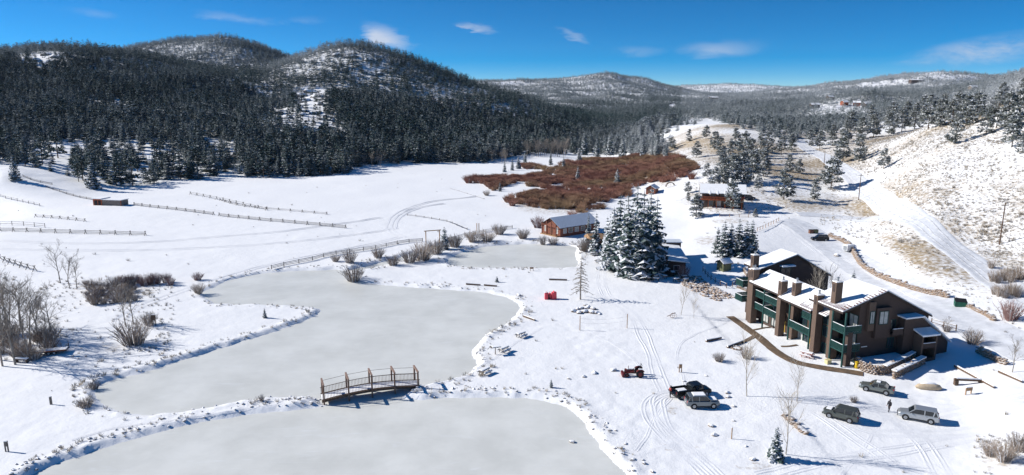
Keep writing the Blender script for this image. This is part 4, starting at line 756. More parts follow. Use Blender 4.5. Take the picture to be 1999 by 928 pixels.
# crags on the wooded hill
CRG = [rock_mesh(i, M_GREYROCK) for i in range(3)]
for i, (u, v, px) in enumerate([(605,180,24),(585,188,26),(620,190,24),(598,198,22),(625,205,20),(572,200,18),(545,222,22),(560,230,20),(590,225,20),(530,232,16),(615,222,20),(650,235,16),(640,250,16),(370,182,16),(362,186,12),(375,176,10),(90,108,18),(110,112,16),(70,118,16),(100,122,14),(660,108,18),(690,112,18),(720,118,16),(740,145,16),(835,198,18),(845,205,14),(700,128,14),(480,140,14),(465,130,12),(1195,188,10)]):
    p = pick(u, v); s = px / F_PX * p.length * .5
    tag(obj('crag', CRG[i % 3], None, p, i * 1.3, (s * 1.3, s, s * .8)), 'snow streaked grey crag showing among the trees of the wooded hill', 'crag', 'crags on the wooded hill')
# ---------------------------------------------------------------- building materials
def board_mat(name, c, var=.25, rows=7.0, vert=True, rough=.85):
    m, N, L, b = attr_mat(name); b.inputs['Roughness'].default_value = rough; tc = N.new('ShaderNodeTexCoord')
    nz = N.new('ShaderNodeTexNoise'); nz.inputs['Scale'].default_value = 2.5; nz.inputs['Detail'].default_value = 7; L.new(tc.outputs['Object'], nz.inputs[0])
    wv = N.new('ShaderNodeTexWave'); wv.bands_direction = 'Z'; wv.inputs['Scale'].default_value = rows / 6.28 * 2; wv.inputs['Distortion'].default_value = .4; L.new(tc.outputs['Object'], wv.inputs[0])
    mx = N.new('ShaderNodeMix'); mx.data_type = 'RGBA'; mx.inputs['A'].default_value = (*[x * (1 - var) for x in c], 1); mx.inputs['B'].default_value = (*[x * (1 + var) for x in c], 1); L.new(nz.outputs['Fac'], mx.inputs['Factor']); L.new(mx.outputs['Result'], b.inputs['Base Color'])
    bp = N.new('ShaderNodeBump'); bp.inputs['Strength'].default_value = .5; bp.inputs['Distance'].default_value = .05; L.new(wv.outputs['Fac'], bp.inputs['Height']); L.new(bp.outputs[0], b.inputs['Normal']); return m
M_SHINGLE = board_mat('brown_shingle', (.070, .045, .036)); M_CHIM = board_mat('chimney_shingle', (.125, .082, .060), rows=9)
M_TEAL = mat('green_paint', (.010, .052, .047), .6, var=.2, scale=2); M_TRIM = mat('dark_trim', (.05, .035, .03), .7, var=.2)
M_GLASS = mat('window_glass', (.02, .03, .04), .08, spec=.6); M_CURT = mat('pale_curtain', (.42, .42, .40), .8, var=.15, scale=2)
M_SNOW = mat('roof_snow', (.88, .885, .90), .75, var=.03, scale=.8, bump=.4, bscale=1.6)
M_ROOFRED = mat('bare_roof', (.16, .07, .06), .6, var=.3, scale=2); M_YEL = mat('yellow_panel', (.62, .40, .08), .6, var=.15); M_YELP = mat('yellow_paint', (.72, .48, .02), .45, var=.1)
M_LOG = board_mat('red_log', (.22, .075, .045), rows=12); M_LOGD = board_mat('dark_log', (.085, .06, .05), rows=10); M_TANW = mat('tan_wood', (.36, .22, .12), .8, var=.25, scale=3); M_REDW = mat('red_stain', (.33, .085, .035), .7, var=.25, scale=3)
M_GREYW = mat('weathered_wood', (.19, .165, .145), .9, var=.35, scale=2.5); M_BROWNW = mat('brown_wood', (.13, .085, .06), .85, var=.3, scale=3); M_WHITEW = mat('white_trim', (.72, .72, .70), .6)
M_METAL = mat('grey_metal', (.34, .36, .38), .35, metal=.6); M_BLUEROOF = mat('thin_snow_metal', (.60, .65, .72), .5, var=.12, scale=3); M_OLIVE = mat('olive_paint', (.14, .15, .08), .8, var=.2)
M_BLACK = mat('black_rubber', (.015, .015, .016), .7); M_STEEL = mat('rusty_steel', (.16, .075, .05), .6, var=.3, scale=3)

# ---------------------------------------------------------------- apartments
def snow_slab(mb, prof, y0, y1, th=.28, mi=0):
    """snow lying on a roof line given by (x, z) points"""
    n = len(prof); vs = []
    for y in (y0, y1): vs += [(x, y, z) for x, z in prof] + [(x, y, z + th) for x, z in prof]
    k = 2 * n; fs = []
    for i in range(n - 1): fs += [(i, i + 1, i + 1 + k, i + k), (n + i, n + i + k, n + i + 1 + k, n + i + 1), (i, n + i, n + i + 1, i + 1), (k + i, k + i + 1, k + n + i + 1, k + n + i)]
    fs += [(0, k, k + n, n), (n - 1, 2 * n - 1, k + 2 * n - 1, k + n - 1)]
    return mb.add(vs, fs, mi)
AP = thing('apartment_building', 'three storey dark brown apartment building with green balconies and tall chimneys', 'building', (54.5, 103.8, -.05), R(15))
def unit(y0, y1, xw, eave, ridge, back, over=.35, bare=None):
    """xw west wall; eave, ridge, back = (x, z) of the roof line"""
    zr = lambda x: np.interp(x, [eave[0], ridge[0], back[0]], [eave[1], ridge[1], back[1]])
    part('wall', MB().prism([(xw, -1), (back[0] - .4, -1), (back[0] - .4, zr(back[0] - .4) - .3), (ridge[0], ridge[1] - .3), (xw, zr(xw) - .3)], y0, y1), M_SHINGLE, AP)
    rf = MB(); snow_slab(rf, [(eave[0], eave[1] - .28), (ridge[0], ridge[1] - .28), (back[0], back[1] - .28)], y0 - over, y1 + over, .26)
    ro = part('roof', rf, M_TRIM, AP)
    sn = MB(); snow_slab(sn, [(eave[0] + .03, eave[1]), (ridge[0], ridge[1] + .03), (back[0] - .05, back[1])], y0 - over + .04, y1 + over - .04, .2); so_ = part('snow_cover', sn, M_SNOW, ro, bevel=.08)
    if bare:
        for i in range(bare[2]):
            yy = y0 - over + bare[0] + (bare[1] - bare[0]) * i / bare[2]; xa = eave[0] - .02; l = random.uniform(.5, 1.7) * bare[3]; z_ = lambda x: zr(x) + .26
            b_ = MB(); b_.add([(xa, yy, z_(xa)), (xa, yy + .14, z_(xa)), (xa + l, yy + .1, z_(xa + l)), (xa + l, yy + .04, z_(xa + l))], [(0, 1, 2, 3)]); part('bare_strip', b_, M_ROOFRED, ro)
    return ro
r1 = unit(0, 7.2, 0, (-3.5, 9.35), (4.7, 12.1), (13.9, 7.4), bare=(.0, 6, 17, 1.1))
unit(7.2, 15.2, -.9, (-3.5, 7.3), (1.3, 9.5), (9, 5.6), bare=(0, 3.2, 9, .9)); unit(15.4, 24.5, -.8, (-3.2, 7.7), (1.1, 9.6), (9, 5.8), bare=(0, 1.5, 4, .5)); unit(26, 30.6, .3, (-.4, 9.6), (7.8, 12.0), (16, 7.4))
part('wall', MB().b2(-1.9, 0, 3.5, 7.2, -1, 7.6), M_SHINGLE, AP); nr = MB(); snow_slab(nr, [(-3.2, 7.35), (.0, 8.5)], 3.6, 7.1, .2); part('snow_cover', nr, M_SNOW, AP, bevel=.07)
for i in range(5):
    b_ = MB(); b_.add([(-3.22, 3.8 + i * .5, 7.56), (-3.22, 4.0 + i * .5, 7.56), (-2.2, 3.95 + i * .5, 7.93), (-2.2, 3.85 + i * .5, 7.93)], [(0, 1, 2, 3)]); part('bare_strip', b_, M_ROOFRED, AP)
# gable snow edge of the near unit, red roof edging showing
for i in range(14):
    t = i / 14; x = -3.2 + 7.8 * t; z = np.interp(x, [-3.5, 4.7], [9.35, 12.1]) + .235; b_ = MB(); l = random.uniform(.4, 1.3); b_.add([(x, -.40, z), (x + .28, -.40, z + .09), (x + .30, -.38 + l, z + .10), (x + .16, -.38 + l, z + .05)], [(0, 1, 2, 3)]); part('bare_strip', b_, M_ROOFRED, r1)
def chimney(x, y, top, w=1.25, d=1.0):
    c = part('chimney', MB().b2(x - w / 2, x + w / 2, y - d / 2, y + d / 2, -.8, top), M_CHIM, AP, bevel=.03)
    part('chimney_recess', MB().b2(x - w / 2 - .015, x - w / 2 + .1, y - d * .26, y + d * .26, top - 1.6, top - .35), M_TRIM, c)
    part('snow_cap', MB().b2(x - w / 2 - .06, x + w / 2 + .06, y - d / 2 - .06, y + d / 2 + .06, top, top + .14), M_SNOW, c, bevel=.05)
    part('flue', MB().tube([(x, y, top + .1), (x, y, top + .7)], .16, 8).tube([(x, y, top + .7), (x, y, top + .82)], [.25, .05], 8), M_METAL, c)
for q in ((-2.1, 2.95, 13.3), (-2.9, 5.9, 10.4), (-2.6, 15.6, 10.2), (-1.6, 13.2, 10.5), (-2.3, 24.4, 10.2), (-.6, 27.2, 12.2), (-1.9, 25.6, 9.8)): chimney(*q)
def balcony(x0, x1, y0, y1, z, snow=True):
    b = part('balcony', MB().b2(x0, x1, y0, y1, z - .22, z), M_TEAL, AP)
    rl = MB()
    for (a, c) in (((x0 + .05, y0 + .05), (x0 + .05, y1 - .05)), ((x0 + .05, y0 + .05), (x1, y0 + .05)), ((x0 + .05, y1 - .05), (x1, y1 - .05))):
        rl.beam((*a, z + 1.02), (*c, z + 1.02), .09, .07); rl.beam((*a, z + .12), (*c, z + .12), .05, .05); L_ = math.dist(a, c)
        for i in range(int(L_ / .16) + 1):
            t = i * .16 / L_; p = (a[0] + (c[0] - a[0]) * t, a[1] + (c[1] - a[1]) * t); rl.box((*p, z + .56), (.09, .09, .92))
    ro = part('railing', rl, M_TEAL, b); tag(ro, kind='stuff')
    if snow:
        part('snow_cover', MB().b2(x0 + .15, x1 - .3, y0 + .15, y1 - .15, z + .004, z + .14), M_SNOW, b, bevel=.05); part('rail_snow', MB().beam((x0 + .05, y0 + .05, z + 1.08), (x0 + .05, y1 - .05, z + 1.08), .1, .06).beam((x0 + .05, y0 + .05, z + 1.08), (x1, y0 + .05, z + 1.08), .1, .05), M_SNOW, b)
for z in (3.0, 6.0): balcony(-3.1, 0, -.7, 2.3, z)
for q in ((-2.9, -.9, 7.4, 13.0, 2.9), (-2.5, -.9, 7.4, 10.2, 5.4), (-2.7, -.8, 16.6, 20.6, 2.9), (-2.7, -.8, 16.6, 20.6, 5.3), (-2.4, -.8, 21.0, 23.8, 2.9), (-2.4, -.8, 21.0, 23.8, 5.3), (-2.6, .3, 27.6, 30, 3.0), (-2.6, .3, 27.6, 30, 6.0)): balcony(*q)
def pane(x, y, z, w, h, face='x', fr=M_TEAL, gl=M_GLASS, nm='window', mull=1):
    f = MB(); d = .10
    def bx(a0, a1, z0, z1, t0, t1): return (f.b2(x - t1, x - t0, y + a0, y + a1, z + z0, z + z1) if face == 'x' else f.b2(x + a0, x + a1, y - t1, y - t0, z + z0, z + z1))
    e = .09
    bx(-w/2 - e, w/2 + e, h/2, h/2 + e, 0, d); bx(-w/2 - e, w/2 + e, -h/2 - e, -h/2, 0, d); bx(-w/2 - e, -w/2, -h/2, h/2, 0, d); bx(w/2, w/2 + e, -h/2, h/2, 0, d)
    for k in range(mull): c = -w/2 + w * (k + 1) / (mull + 1); bx(c - .035, c + .035, -h/2, h/2, .01, d - .02)
    o = part(nm, f, fr, AP); f = MB(); bx(-w/2, w/2, -h/2, h/2, .005, .04); part('pane', f, gl, o)
for y, z in ((8.4, 1.3), (10.4, 1.3), (12.2, 1.3), (8.6, 4.2), (11.5, 4.3), (17.5, 1.3), (19.6, 1.3), (22.2, 1.3), (17.6, 4.1), (19.6, 4.1), (22.4, 4.1), (18.2, 6.3), (22.3, 6.3)): pane(-.9 if y < 15 else -.8, y, z, 1.5, 1.9, gl=M_CURT if random.random() < .4 else M_GLASS)
for z in (1.5, 4.4, 6.5): pane(-1.9, 4.9, z, 1.0, 1.6)
for z in (1.4, 4.3, 7.3): pane(0, 1.1, z, 1.7, 1.9, gl=M_CURT if z > 2 else M_GLASS)
part('yellow_panel', MB().b2(-1.0, -.9, 9.25, 9.75, .2, 2.3), M_YEL, AP); part('yellow_panel', MB().b2(-.9, -.8, 16.4, 16.75, .2, 2.3), M_YEL, AP)
for (x, y, z0, z1) in ((-3.05, -.65, -.5, 9.3), (-3.05, 2.2, -.5, 9.3), (-2.85, 7.5, -.5, 7.2), (-2.85, 12.9, -.5, 7.2), (-2.65, 16.6, -.5, 7.6), (-2.65, 20.6, -.5, 7.6)): part('post', MB().b2(x - .11, x + .11, y - .11, y + .11, z0, z1), M_TEAL, AP)
part('pillar', MB().b2(-2.4, -1.5, -.72, .1, -.6, 6.0), M_SHINGLE, AP)
# gable end facing the front: bay window, windows, covered stair
part('bay_wall', MB().prism([(2.6, 4.6), (5.4, 4.6), (5.4, 9.6), (2.6, 9.6)], -.75, 0), M_SHINGLE, AP); part('bay_side', MB().b2(1.3, 2.5, -.5, 0, 5.9, 10.6), M_CHIM, AP)
pane(3.9, -.75, 8.0, 1.5, 2.0, 'y', gl=M_CURT); pane(1.95, -.5, 8.1, .7, 1.9, 'y', gl=M_CURT)
for x, z in ((6.4, 6.4), (6.4, 3.4)): pane(x, 0, z, 1.1, 1.6, 'y')
b_ = part('balcony', MB().b2(5.5, 7.4, -1.3, 0, 5.0, 5.2), M_TRIM, AP); part('railing', MB().b2(5.5, 7.4, -1.3, -1.22, 5.2, 6.1), M_SHINGLE, b_); part('rail_snow', MB().b2(5.5, 7.4, -1.32, -1.18, 6.1, 6.17), M_SNOW, b_)
part('stair_wall', MB().prism([(7.6, -1), (16.6, -1), (16.6, 3.0), (10.8, 7.6), (7.6, 7.6)], -1.3, -.004), M_SHINGLE, AP)
sr = MB(); snow_slab(sr, [(7.2, 7.75), (10.8, 7.8), (16.9, 2.95)], -1.9, .02, .26); part('stair_roof_snow', sr, M_SNOW, AP, bevel=.06)
part('stair_end_wall', MB().b2(13.6, 17.2, .01, 3.4, -1, 3.2), M_SHINGLE, AP); sr = MB(); snow_slab(sr, [(13.6, 5.3), (17.5, 2.6)], .03, 3.8, .26); part('stair_roof_snow', sr, M_SNOW, AP, bevel=.06)
part('tower_wall', MB().b2(9.6, 9.9, -3.0, -1.3, -1, 5.2), M_CHIM, AP); part('tower_wall', MB().b2(12.3, 12.6, -3.0, -1.3, -1, 5.2), M_CHIM, AP); part('tower_base', MB().b2(9.9, 12.3, -3.0, -1.3, -1, 1.4), M_SHINGLE, AP); part('tower_back', MB().b2(9.9, 12.3, -1.42, -1.3, 1.4, 5.2), M_TRIM, AP)
part('tower_floor', MB().b2(9.9, 12.3, -2.95, -1.42, 3.0, 3.2), M_TRIM, AP); part('tower_rail', MB().b2(9.9, 12.3, -3.0, -2.9, 3.2, 3.9), M_SHINGLE, AP); part('rail_snow', MB().b2(9.9, 12.3, -3.03, -2.87, 3.9, 3.97), M_SNOW, AP)
tr = MB(); tr.add([(9.4, -3.3, 5.1), (12.8, -3.3, 5.1), (12.8, -1.0, 5.7), (9.4, -1.0, 5.7), (9.4, -3.3, 5.4), (12.8, -3.3, 5.4), (12.8, -1.0, 6.0), (9.4, -1.0, 6.0)], [(0, 1, 2, 3), (4, 5, 6, 7), (0, 1, 5, 4), (2, 3, 7, 6), (0, 3, 7, 4), (1, 2, 6, 5)]); part('tower_roof_snow', tr, M_SNOW, AP, bevel=.06)
pane(5.6, 26, 8.6, 2.2, 1.9, 'y'); part('dormer_snow', MB().b2(4.1, 7.1, 25.0, 26, 9.9, 10.2), M_SNOW, AP, bevel=.08)
part('unit_plate', MB().b2(.9, 2.0, -.06, -.01, 3.1, 3.25), M_WHITEW, AP)
E2 = np.array([[math.cos(R(15)), math.sin(R(15))], [-math.sin(R(15)), math.cos(R(15))]])
def ap(x, y): q = np.array([54.5, 103.8]) + np.array([x, y]) @ E2; return (q[0], q[1])
for x_, y_, nm_ in ((10.2, 21.5, 'left'), (11.6, 20.0, 'right')):
    q_ = ap(x_, y_); bare_tree('bare_tree', ground(*q_), ASP[0 if nm_ == 'left' else 1], 'bare pale aspen in the dark courtyard of the apartments, %s of two' % nm_, 'bare tree', None, .95)
def aps(x, y): p = ap(x, y); return ground(*p)
# raised stone planter and stair at the gable end
stone_wall(None, 1.5, 'tall rounded stone wall holding the snowy planter at the gable end', 'planter_wall', .35, M_TANROCK, .36, world=[ap(-.6, -.9), ap(-.9, -2.5), ap(-.2, -4.2), ap(1.2, -4.8), ap(4, -3.9), ap(7, -2.8), ap(9.3, -2.0)])
stone_wall(None, 1.2, 'stone wall along the outer side of the snowy stair at the gable end', 'stair_side_wall', .35, M_TANROCK, .36, world=[ap(1.6, -6.2), ap(4, -5.4), ap(7, -4.4), ap(9.8, -3.5)])
pb = MB(); vv = [(*ap(x, y), z) for x, y, z in ((-.4, -.7, 1.25), (-.6, -2.5, 1.25), (0, -4.0, 1.25), (1.2, -4.6, 1.3), (4, -3.7, 1.45), (7, -2.6, 1.6), (9.3, -1.8, 1.7), (9.3, -.1, 1.7), (0, -.1, 1.3))]; pb.add(vv + [(x, y, -.3) for x, y, z in vv], [tuple(range(9))] + [(i, (i + 1) % 9, (i + 1) % 9 + 9, i + 9) for i in range(9)])
tag(obj('planter_bed', pb.mesh('planter_bed', M_SNOW)), 'raised snow covered planter bed inside the stone wall at the gable end', 'planter')
ws = MB(); P0 = [ap(1.2, -4.8), ap(4, -3.9), ap(7, -2.8), ap(9.3, -2.0)]
for a, b in zip(P0[:-1], P0[1:]): ws.beam((*a, 1.55 + float(gz(*a))), (*b, 1.55 + float(gz(*b))), .75, .18)
tag(obj('wall_snow', ws.mesh('wall_snow', M_SNOW), bevel=.05), 'thick snow lying along the top of the inner planter wall', 'snow')
ws = MB(); P0 = [ap(1.6, -6.2), ap(4, -5.4), ap(7, -4.4), ap(9.8, -3.5)]
for a, b in zip(P0[:-1], P0[1:]): ws.beam((*a, 1.28 + float(gz(*a))), (*b, 1.28 + float(gz(*b))), .85, .18)
tag(obj('wall_snow', ws.mesh('wall_snow', M_SNOW), bevel=.05), 'thick snow lying along the top of the outer stair wall', 'snow')
hy = aps(-1.1, -1.6); h_ = thing('utility_tank', 'bright yellow upright utility cylinder at the corner of the apartments', 'utility box', hy); part('body', MB().tube([(0, 0, -.1), (0, 0, .95)], .28, 14), M_YELP, h_, True); part('cap', MB().tube([(0, 0, .95), (0, 0, 1.12), (0, 0, 1.2)], [.33, .33, .12], 14), M_YELP, h_, True); part('collar', MB().tube([(0, 0, .3), (0, 0, .42)], .34, 14), M_YELP, h_)
hb = aps(-.45, -1.3); h_ = thing('utility_cabinet', 'grey rounded utility cabinet beside the yellow cylinder', 'utility box', hb, R(15)); part('body', MB().b2(-.4, .4, -.35, .35, -.1, 1.5), M_METAL, h_, bevel=.12); part('door', MB().b2(-.3, .3, -.38, -.34, .15, 1.3), M_METAL, h_, bevel=.02); part('vent', MB().b2(-.2, .2, -.4, -.37, 1.0, 1.2), M_BLACK, h_)
def crate(u, v, label, m):
    p = pick(u, v); t = thing('storage_box', label, 'box', p, .3); part('body', MB().b2(-.4, .4, -.35, .35, -.1, .6), m, t, bevel=.03); part('lid', MB().b2(-.45, .45, -.4, .4, .6, .68), m, t, bevel=.02)
crate(1616, 710, 'pale yellow storage box beside the tall chimney of the apartments', mat('pale_yellow', (.6, .52, .28), .7)); crate(1502, 636, 'tan storage box by the ground floor of the far apartments', M_TANW)

# ---------------------------------------------------------------- cabins and sheds
def gable_house(name, label, p, rz, L_, W_, hw, hr, over, wm, rm, wins, snow=M_SNOW, snow_th=.2, door=None, eave_x=None, parts=True):
    """ridge along local x; wins: (side, position, z, w, h); sides s/n long walls, e/w gables"""
    t = thing(name, label, 'building', p, rz); hl, hwid = L_ / 2, W_ / 2
    part('wall', MB().prism([(-hwid, -.6), (hwid, -.6), (hwid, hw), (0, hw + hr), (-hwid, hw)], -hl, hl, 'x'), wm, t)
    k = hr / hwid; ed = [(-hwid - over, hw - over * k), (0, hw + hr), (hwid + over, hw - over * k)]
    def slab(lift, th, ins):
        mb = MB(); pr = [(y * (1 - ins), z + lift) for y, z in ed]; vs = []
        for x in (-hl - over + ins * 2, hl + over - ins * 2): vs += [(x, y, z) for y, z in pr] + [(x, y, z + th) for y, z in pr]
        fs = []
        for i in range(2): fs += [(i, i+1, i+7, i+6), (3+i, 4+i, 10+i, 9+i), (i, i+1, i+4, i+3), (6+i, 7+i, 10+i, 9+i)]
        fs += [(0, 3, 9, 6), (2, 5, 11, 8)]; return mb.add(vs, fs)
    ro = part('roof', slab(.02, .14, 0), rm, t)
    if snow: part('snow_cover', slab(.165, snow_th, .02), snow, ro, bevel=.05)
    for (sd, a, z, w, h, *gl) in wins:
        g = gl[0] if gl else M_GLASS
        def bx(mb, a0, a1, z0, z1, o0, o1):
            if sd in 'sn': s = -1 if sd == 's' else 1; y0, y1 = sorted((s * (hwid + o0), s * (hwid + o1))); mb.b2(a0, a1, y0, y1, z0, z1)
            else: s = -1 if sd == 'w' else 1; x0, x1 = sorted((s * (hl + o0), s * (hl + o1))); mb.b2(x0, x1, a0, a1, z0, z1)
            return mb
        fm = MB(); e = .1
        bx(fm, a-w/2-e, a+w/2+e, z+h/2, z+h/2+e, 0, .08); bx(fm, a-w/2-e, a+w/2+e, z-h/2-e, z-h/2, 0, .08); bx(fm, a-w/2-e, a-w/2, z-h/2, z+h/2, 0, .08); bx(fm, a+w/2, a+w/2+e, z-h/2, z+h/2, 0, .08)
        f = part('window', fm, M_WHITEW if wm is M_LOG else M_TANW, t); part('pane', bx(MB(), a-w/2, a+w/2, z-h/2, z+h/2, .004, .03), g, f)
    if door:
        sd, a, w, h = door; mb = MB(); s = {'s': -1, 'n': 1, 'w': -1, 'e': 1}[sd]
        if sd in 'sn': mb.box((a, s * (hwid + .03), h / 2), (w, .08, h))
        else: mb.box((s * (hl + .03), a, h / 2), (.08, w, h))
        d_ = part('door', mb, M_BROWNW, t); kb = MB()
        kb.box(((a + w * .35, s * (hwid + .1), h / 2) if sd in 'sn' else (s * (hl + .1), a + w * .35, h / 2)), (.08, .08, .08)); part('handle', kb, M_METAL, d_)
    return t
pA = on_z(1074, 459); CT = R(38)
LC = gable_house('log_cabin', 'long red log cabin with bluish snow roof beyond the upper pond', (pA[0] + 8.2 * math.cos(CT), pA[1] + 8.2 * math.sin(CT), 0.05), CT, 15.5, 8.6, 2.9, 2.3, .7, M_LOG, M_TRIM,
    [('w', -2.6, 1.6, .9, 1.7, M_CURT), ('w', 2.6, 1.6, .9, 1.7, M_CURT), ('s', -6, 1.6, 1.2, 1.3, M_CURT), ('s', -3.6, 1.6, 1.6, 1.3), ('s', -1, 1.6, 1.6, 1.3, M_CURT), ('s', 1.6, 1.6, 1.6, 1.3), ('s', 4.4, 1.6, 1.2, 1.4, M_CURT)], M_BLUEROOF, .08, ('w', 0, 1.1, 2.1))
for i in range(6):
    x = -6 + i * 2.2; part('snow_guard', MB().prism([(-2.0, 4.35), (-2.5, 3.95), (-1.6, 4.4)], x, x + .9, 'x'), M_TRIM, LC)
for y in (-3.2, -1.1, 1.1, 3.2): part('porch_post', MB().b2(-8.9, -8.65, y - .13, y + .13, -.4, 3.4 + (4 - abs(y)) * .3), M_LOG, LC)
part('porch_rail', MB().b2(-8.85, -8.7, -3.2, -1.1, .8, .95).b2(-8.85, -8.7, 1.1, 3.2, .8, .95).b2(-8.85, -8.7, -3.2, 3.2, 3.0, 3.2), M_LOG, LC); part('porch_deck', MB().b2(-9.1, -7.75, -3.8, 3.8, -.3, .15), M_TANW, LC)
p = pick(1165, 482); SH = thing('picnic_shelter', 'open brown timber shelter between the log cabin and the tall spruces', 'shelter', p, R(15))
for x in (-2.2, 2.2):
    for y in (-1.8, 1.8): part('post', MB().b2(x - .16, x + .16, y - .16, y + .16, -.4, 2.7), M_BROWNW, SH)
ro = part('roof', MB().prism([(-2.6, 2.65), (2.6, 2.65), (2.6, 2.85), (0, 4.0), (-2.6, 2.85)], -3.0, 3.0, 'x'), M_TANW, SH); part('counter', MB().b2(-2, 2, 1.6, 1.8, 0, 1.1), M_BROWNW, SH); part('back_wall', MB().b2(-2.1, 2.1, 1.72, 1.86, 1.1, 2.6), M_TANW, SH)
# low lodge behind the spruces
lp = on_z(1350, 512, 3.0); p = Vector((lp[0] - 5.4, lp[1] + 7.0, float(gz(lp[0] - 4, lp[1] + 6)))); LL = thing('low_lodge', 'low dark log lodge with two white shed roofs behind the tall spruces', 'building', p, R(-4))
part('wall', MB().b2(-9, 4.6, -6.2, 9, -.6, 2.9), M_LOGD, LL)
for (x0, x1, z0, z1, y0, y1) in ((-9.5, -.2, 4.6, 3.3, -7.2, 9.4), (.1, 5.4, 3.9, 3.1, -7.2, 10)):
    mb = MB(); mb.add([(x0, y0, z0 - .5), (x1, y0, z1 - .2), (x1, y1, z1 + .6), (x0, y1, z0 + .3), (x0, y0, z0 - .2), (x1, y0, z1 + .1), (x1, y1, z1 + .9), (x0, y1, z0 + .6)], [(0, 1, 2, 3), (4, 5, 6, 7), (0, 1, 5, 4), (2, 3, 7, 6), (0, 3, 7, 4), (1, 2, 6, 5)]); part('roof_snow', mb, M_SNOW, LL, bevel=.06)
part('gable_wall', MB().b2(-9, -.4, -6.2, 8.8, 2.9, 3.4).b2(-.2, .1, -6.9, 9, 2.9, 3.9), M_LOGD, LL); part('chimney', MB().b2(-2.2, -1.2, .6, 1.8, 2, 7.0), M_CHIM, LL)
part('back_roof', MB().prism([(1.5, 4.6), (6.2, 4.6), (6.2, 4.8), (1.5, 4.8)], 8.5, 12.5, 'y'), M_BLUEROOF, LL); part('back_wall', MB().b2(1.8, 5.9, 8.8, 12.2, -.6, 4.6), M_LOGD, LL)
for x in (-7.5, -5.2, -3.0, -.8, 1.4, 3.6): part('porch_post', MB().b2(x - .12, x + .12, -7.1, -6.86, -.5, 2.9), M_LOGD, LL)
for x in (-6.3, -1.9, 2.5): w_ = part('window', MB().b2(x - .75, x + .75, -6.28, -6.2, .8, 2.1), M_WHITEW, LL); part('pane', MB().b2(x - .65, x + .65, -6.3, -6.26, .9, 2.0), M_GLASS, w_)
part('porch_deck', MB().b2(-9.2, 4.8, -9.8, -6.2, -.6, .25), M_BROWNW, LL)
for i, x in enumerate((-8, -5.6, -3.4, -1.2, 1.2, 3.4)):
    for j, y in enumerate((-8.6, -11.2, -13.8)):
        if (i + j) % 3 == 2: continue
        q = Matrix.Rotation(R(-4), 3, 'Z') @ Vector((x, y, 0)) + p; t = thing('patio_table', 'snow capped patio table in the shade before the low lodge', 'table', (q.x, q.y, float(gz(q.x, q.y)) + (.25 if j == 0 else 0)), i * .4 + j, 'patio tables before the low lodge')
        part('table_top', MB().b2(-.7, .7, -.45, .45, .68, .75), M_BROWNW, t); part('snow_cap', MB().b2(-.68, .68, -.43, .43, .75, .95), M_SNOW, t, bevel=.06)
        for sx in (-.55, .55):
            for sy in (-.3, .3): part('leg', MB().b2(sx - .04, sx + .04, sy - .04, sy + .04, -.25, .68), M_BROWNW, t)
p = pick(1413, 527); gable_house('tool_shed', 'small olive and brown shed with snowy roof left of the apartments', p, R(28), 2.6, 2.2, 1.9, .7, .35, M_OLIVE, M_TRIM, [], M_SNOW, .18, ('e', 0, .8, 1.6))
p = pick(1400, 402); HH = gable_house('hillside_house', 'brown hillside house with long red balcony and snowy roof', (p.x + 2.6, p.y + 3.2, p.z - .3), R(-14), 14, 9.5, 5.0, 2.2, .9, M_LOGD, M_TRIM, [('s', -4, 1.3, 1.6, 1.8), ('s', -1.4, 1.3, 1.6, 1.8, M_CURT), ('s', 1.4, 1.3, 1.6, 1.8), ('s', 4.2, 1.3, 1.6, 1.8, M_CURT), ('s', -3.5, 4.0, 1.8, 1.5), ('s', 0, 4.0, 1.8, 1.5), ('s', 3.5, 4.0, 1.8, 1.5)], M_SNOW, .25)
bd = part('balcony', MB().b2(-8, 6.6, -6.3, -4.3, 2.55, 2.75), M_REDW, HH); bm_ = MB().b2(-8, 6.6, -6.32, -6.22, 3.65, 3.8).b2(-8, -7.9, -6.2, -4.3, 3.65, 3.8)
part('rail', bm_, M_REDW, bd)
for i in range(30): part('baluster', MB().b2(-7.95 + i * .5, -7.65 + i * .5, -6.28, -6.22, 2.75, 3.65), M_REDW, bd)
for i in range(6): part('post', MB().b2(-7.8 + i * 2.8, -7.6 + i * 2.8, -6.2, -6.0, -1.6, 2.55), M_REDW, bd)
for i in range(4): x = -4.8 + i * 2.6; part('roof_fin', MB().prism([(-6.3, 4.6), (-4.0, 5.5), (-4.0, 5.75), (-6.3, 4.85)], x, x + .55, 'x'), M_SNOW, HH, bevel=.04)
p = pick(1273, 377); gable_house('red_cabin', 'tiny red cabin with snowy roof behind the tall spruces', p, R(60), 4.5, 4, 2.2, 1.2, .5, M_LOG, M_TRIM, [('w', -1, 1.2, .7, .9)], M_SNOW, .18, ('w', .7, .8, 1.8))
p = pick(1309, 365); AR = thing('timber_arch', 'small rounded wooden arch in the snow right of the tiny red cabin', 'arch', p, .2)
am = MB(); am.tube([(2.0 * math.cos(a), 0, 1.9 * math.sin(a)) for a in np.linspace(0, math.pi, 13)], .16, 6); part('hoop', am, M_BROWNW, AR); part('brace', MB().tube([(2.0 * math.cos(a), .8, 1.9 * math.sin(a)) for a in np.linspace(0, math.pi, 13)], .12, 6), M_BROWNW, AR)
p = pick(216, 400); LS = thing('field_shed', 'long low field shed with red end and grey side before the left forest', 'shed', p, R(-12))
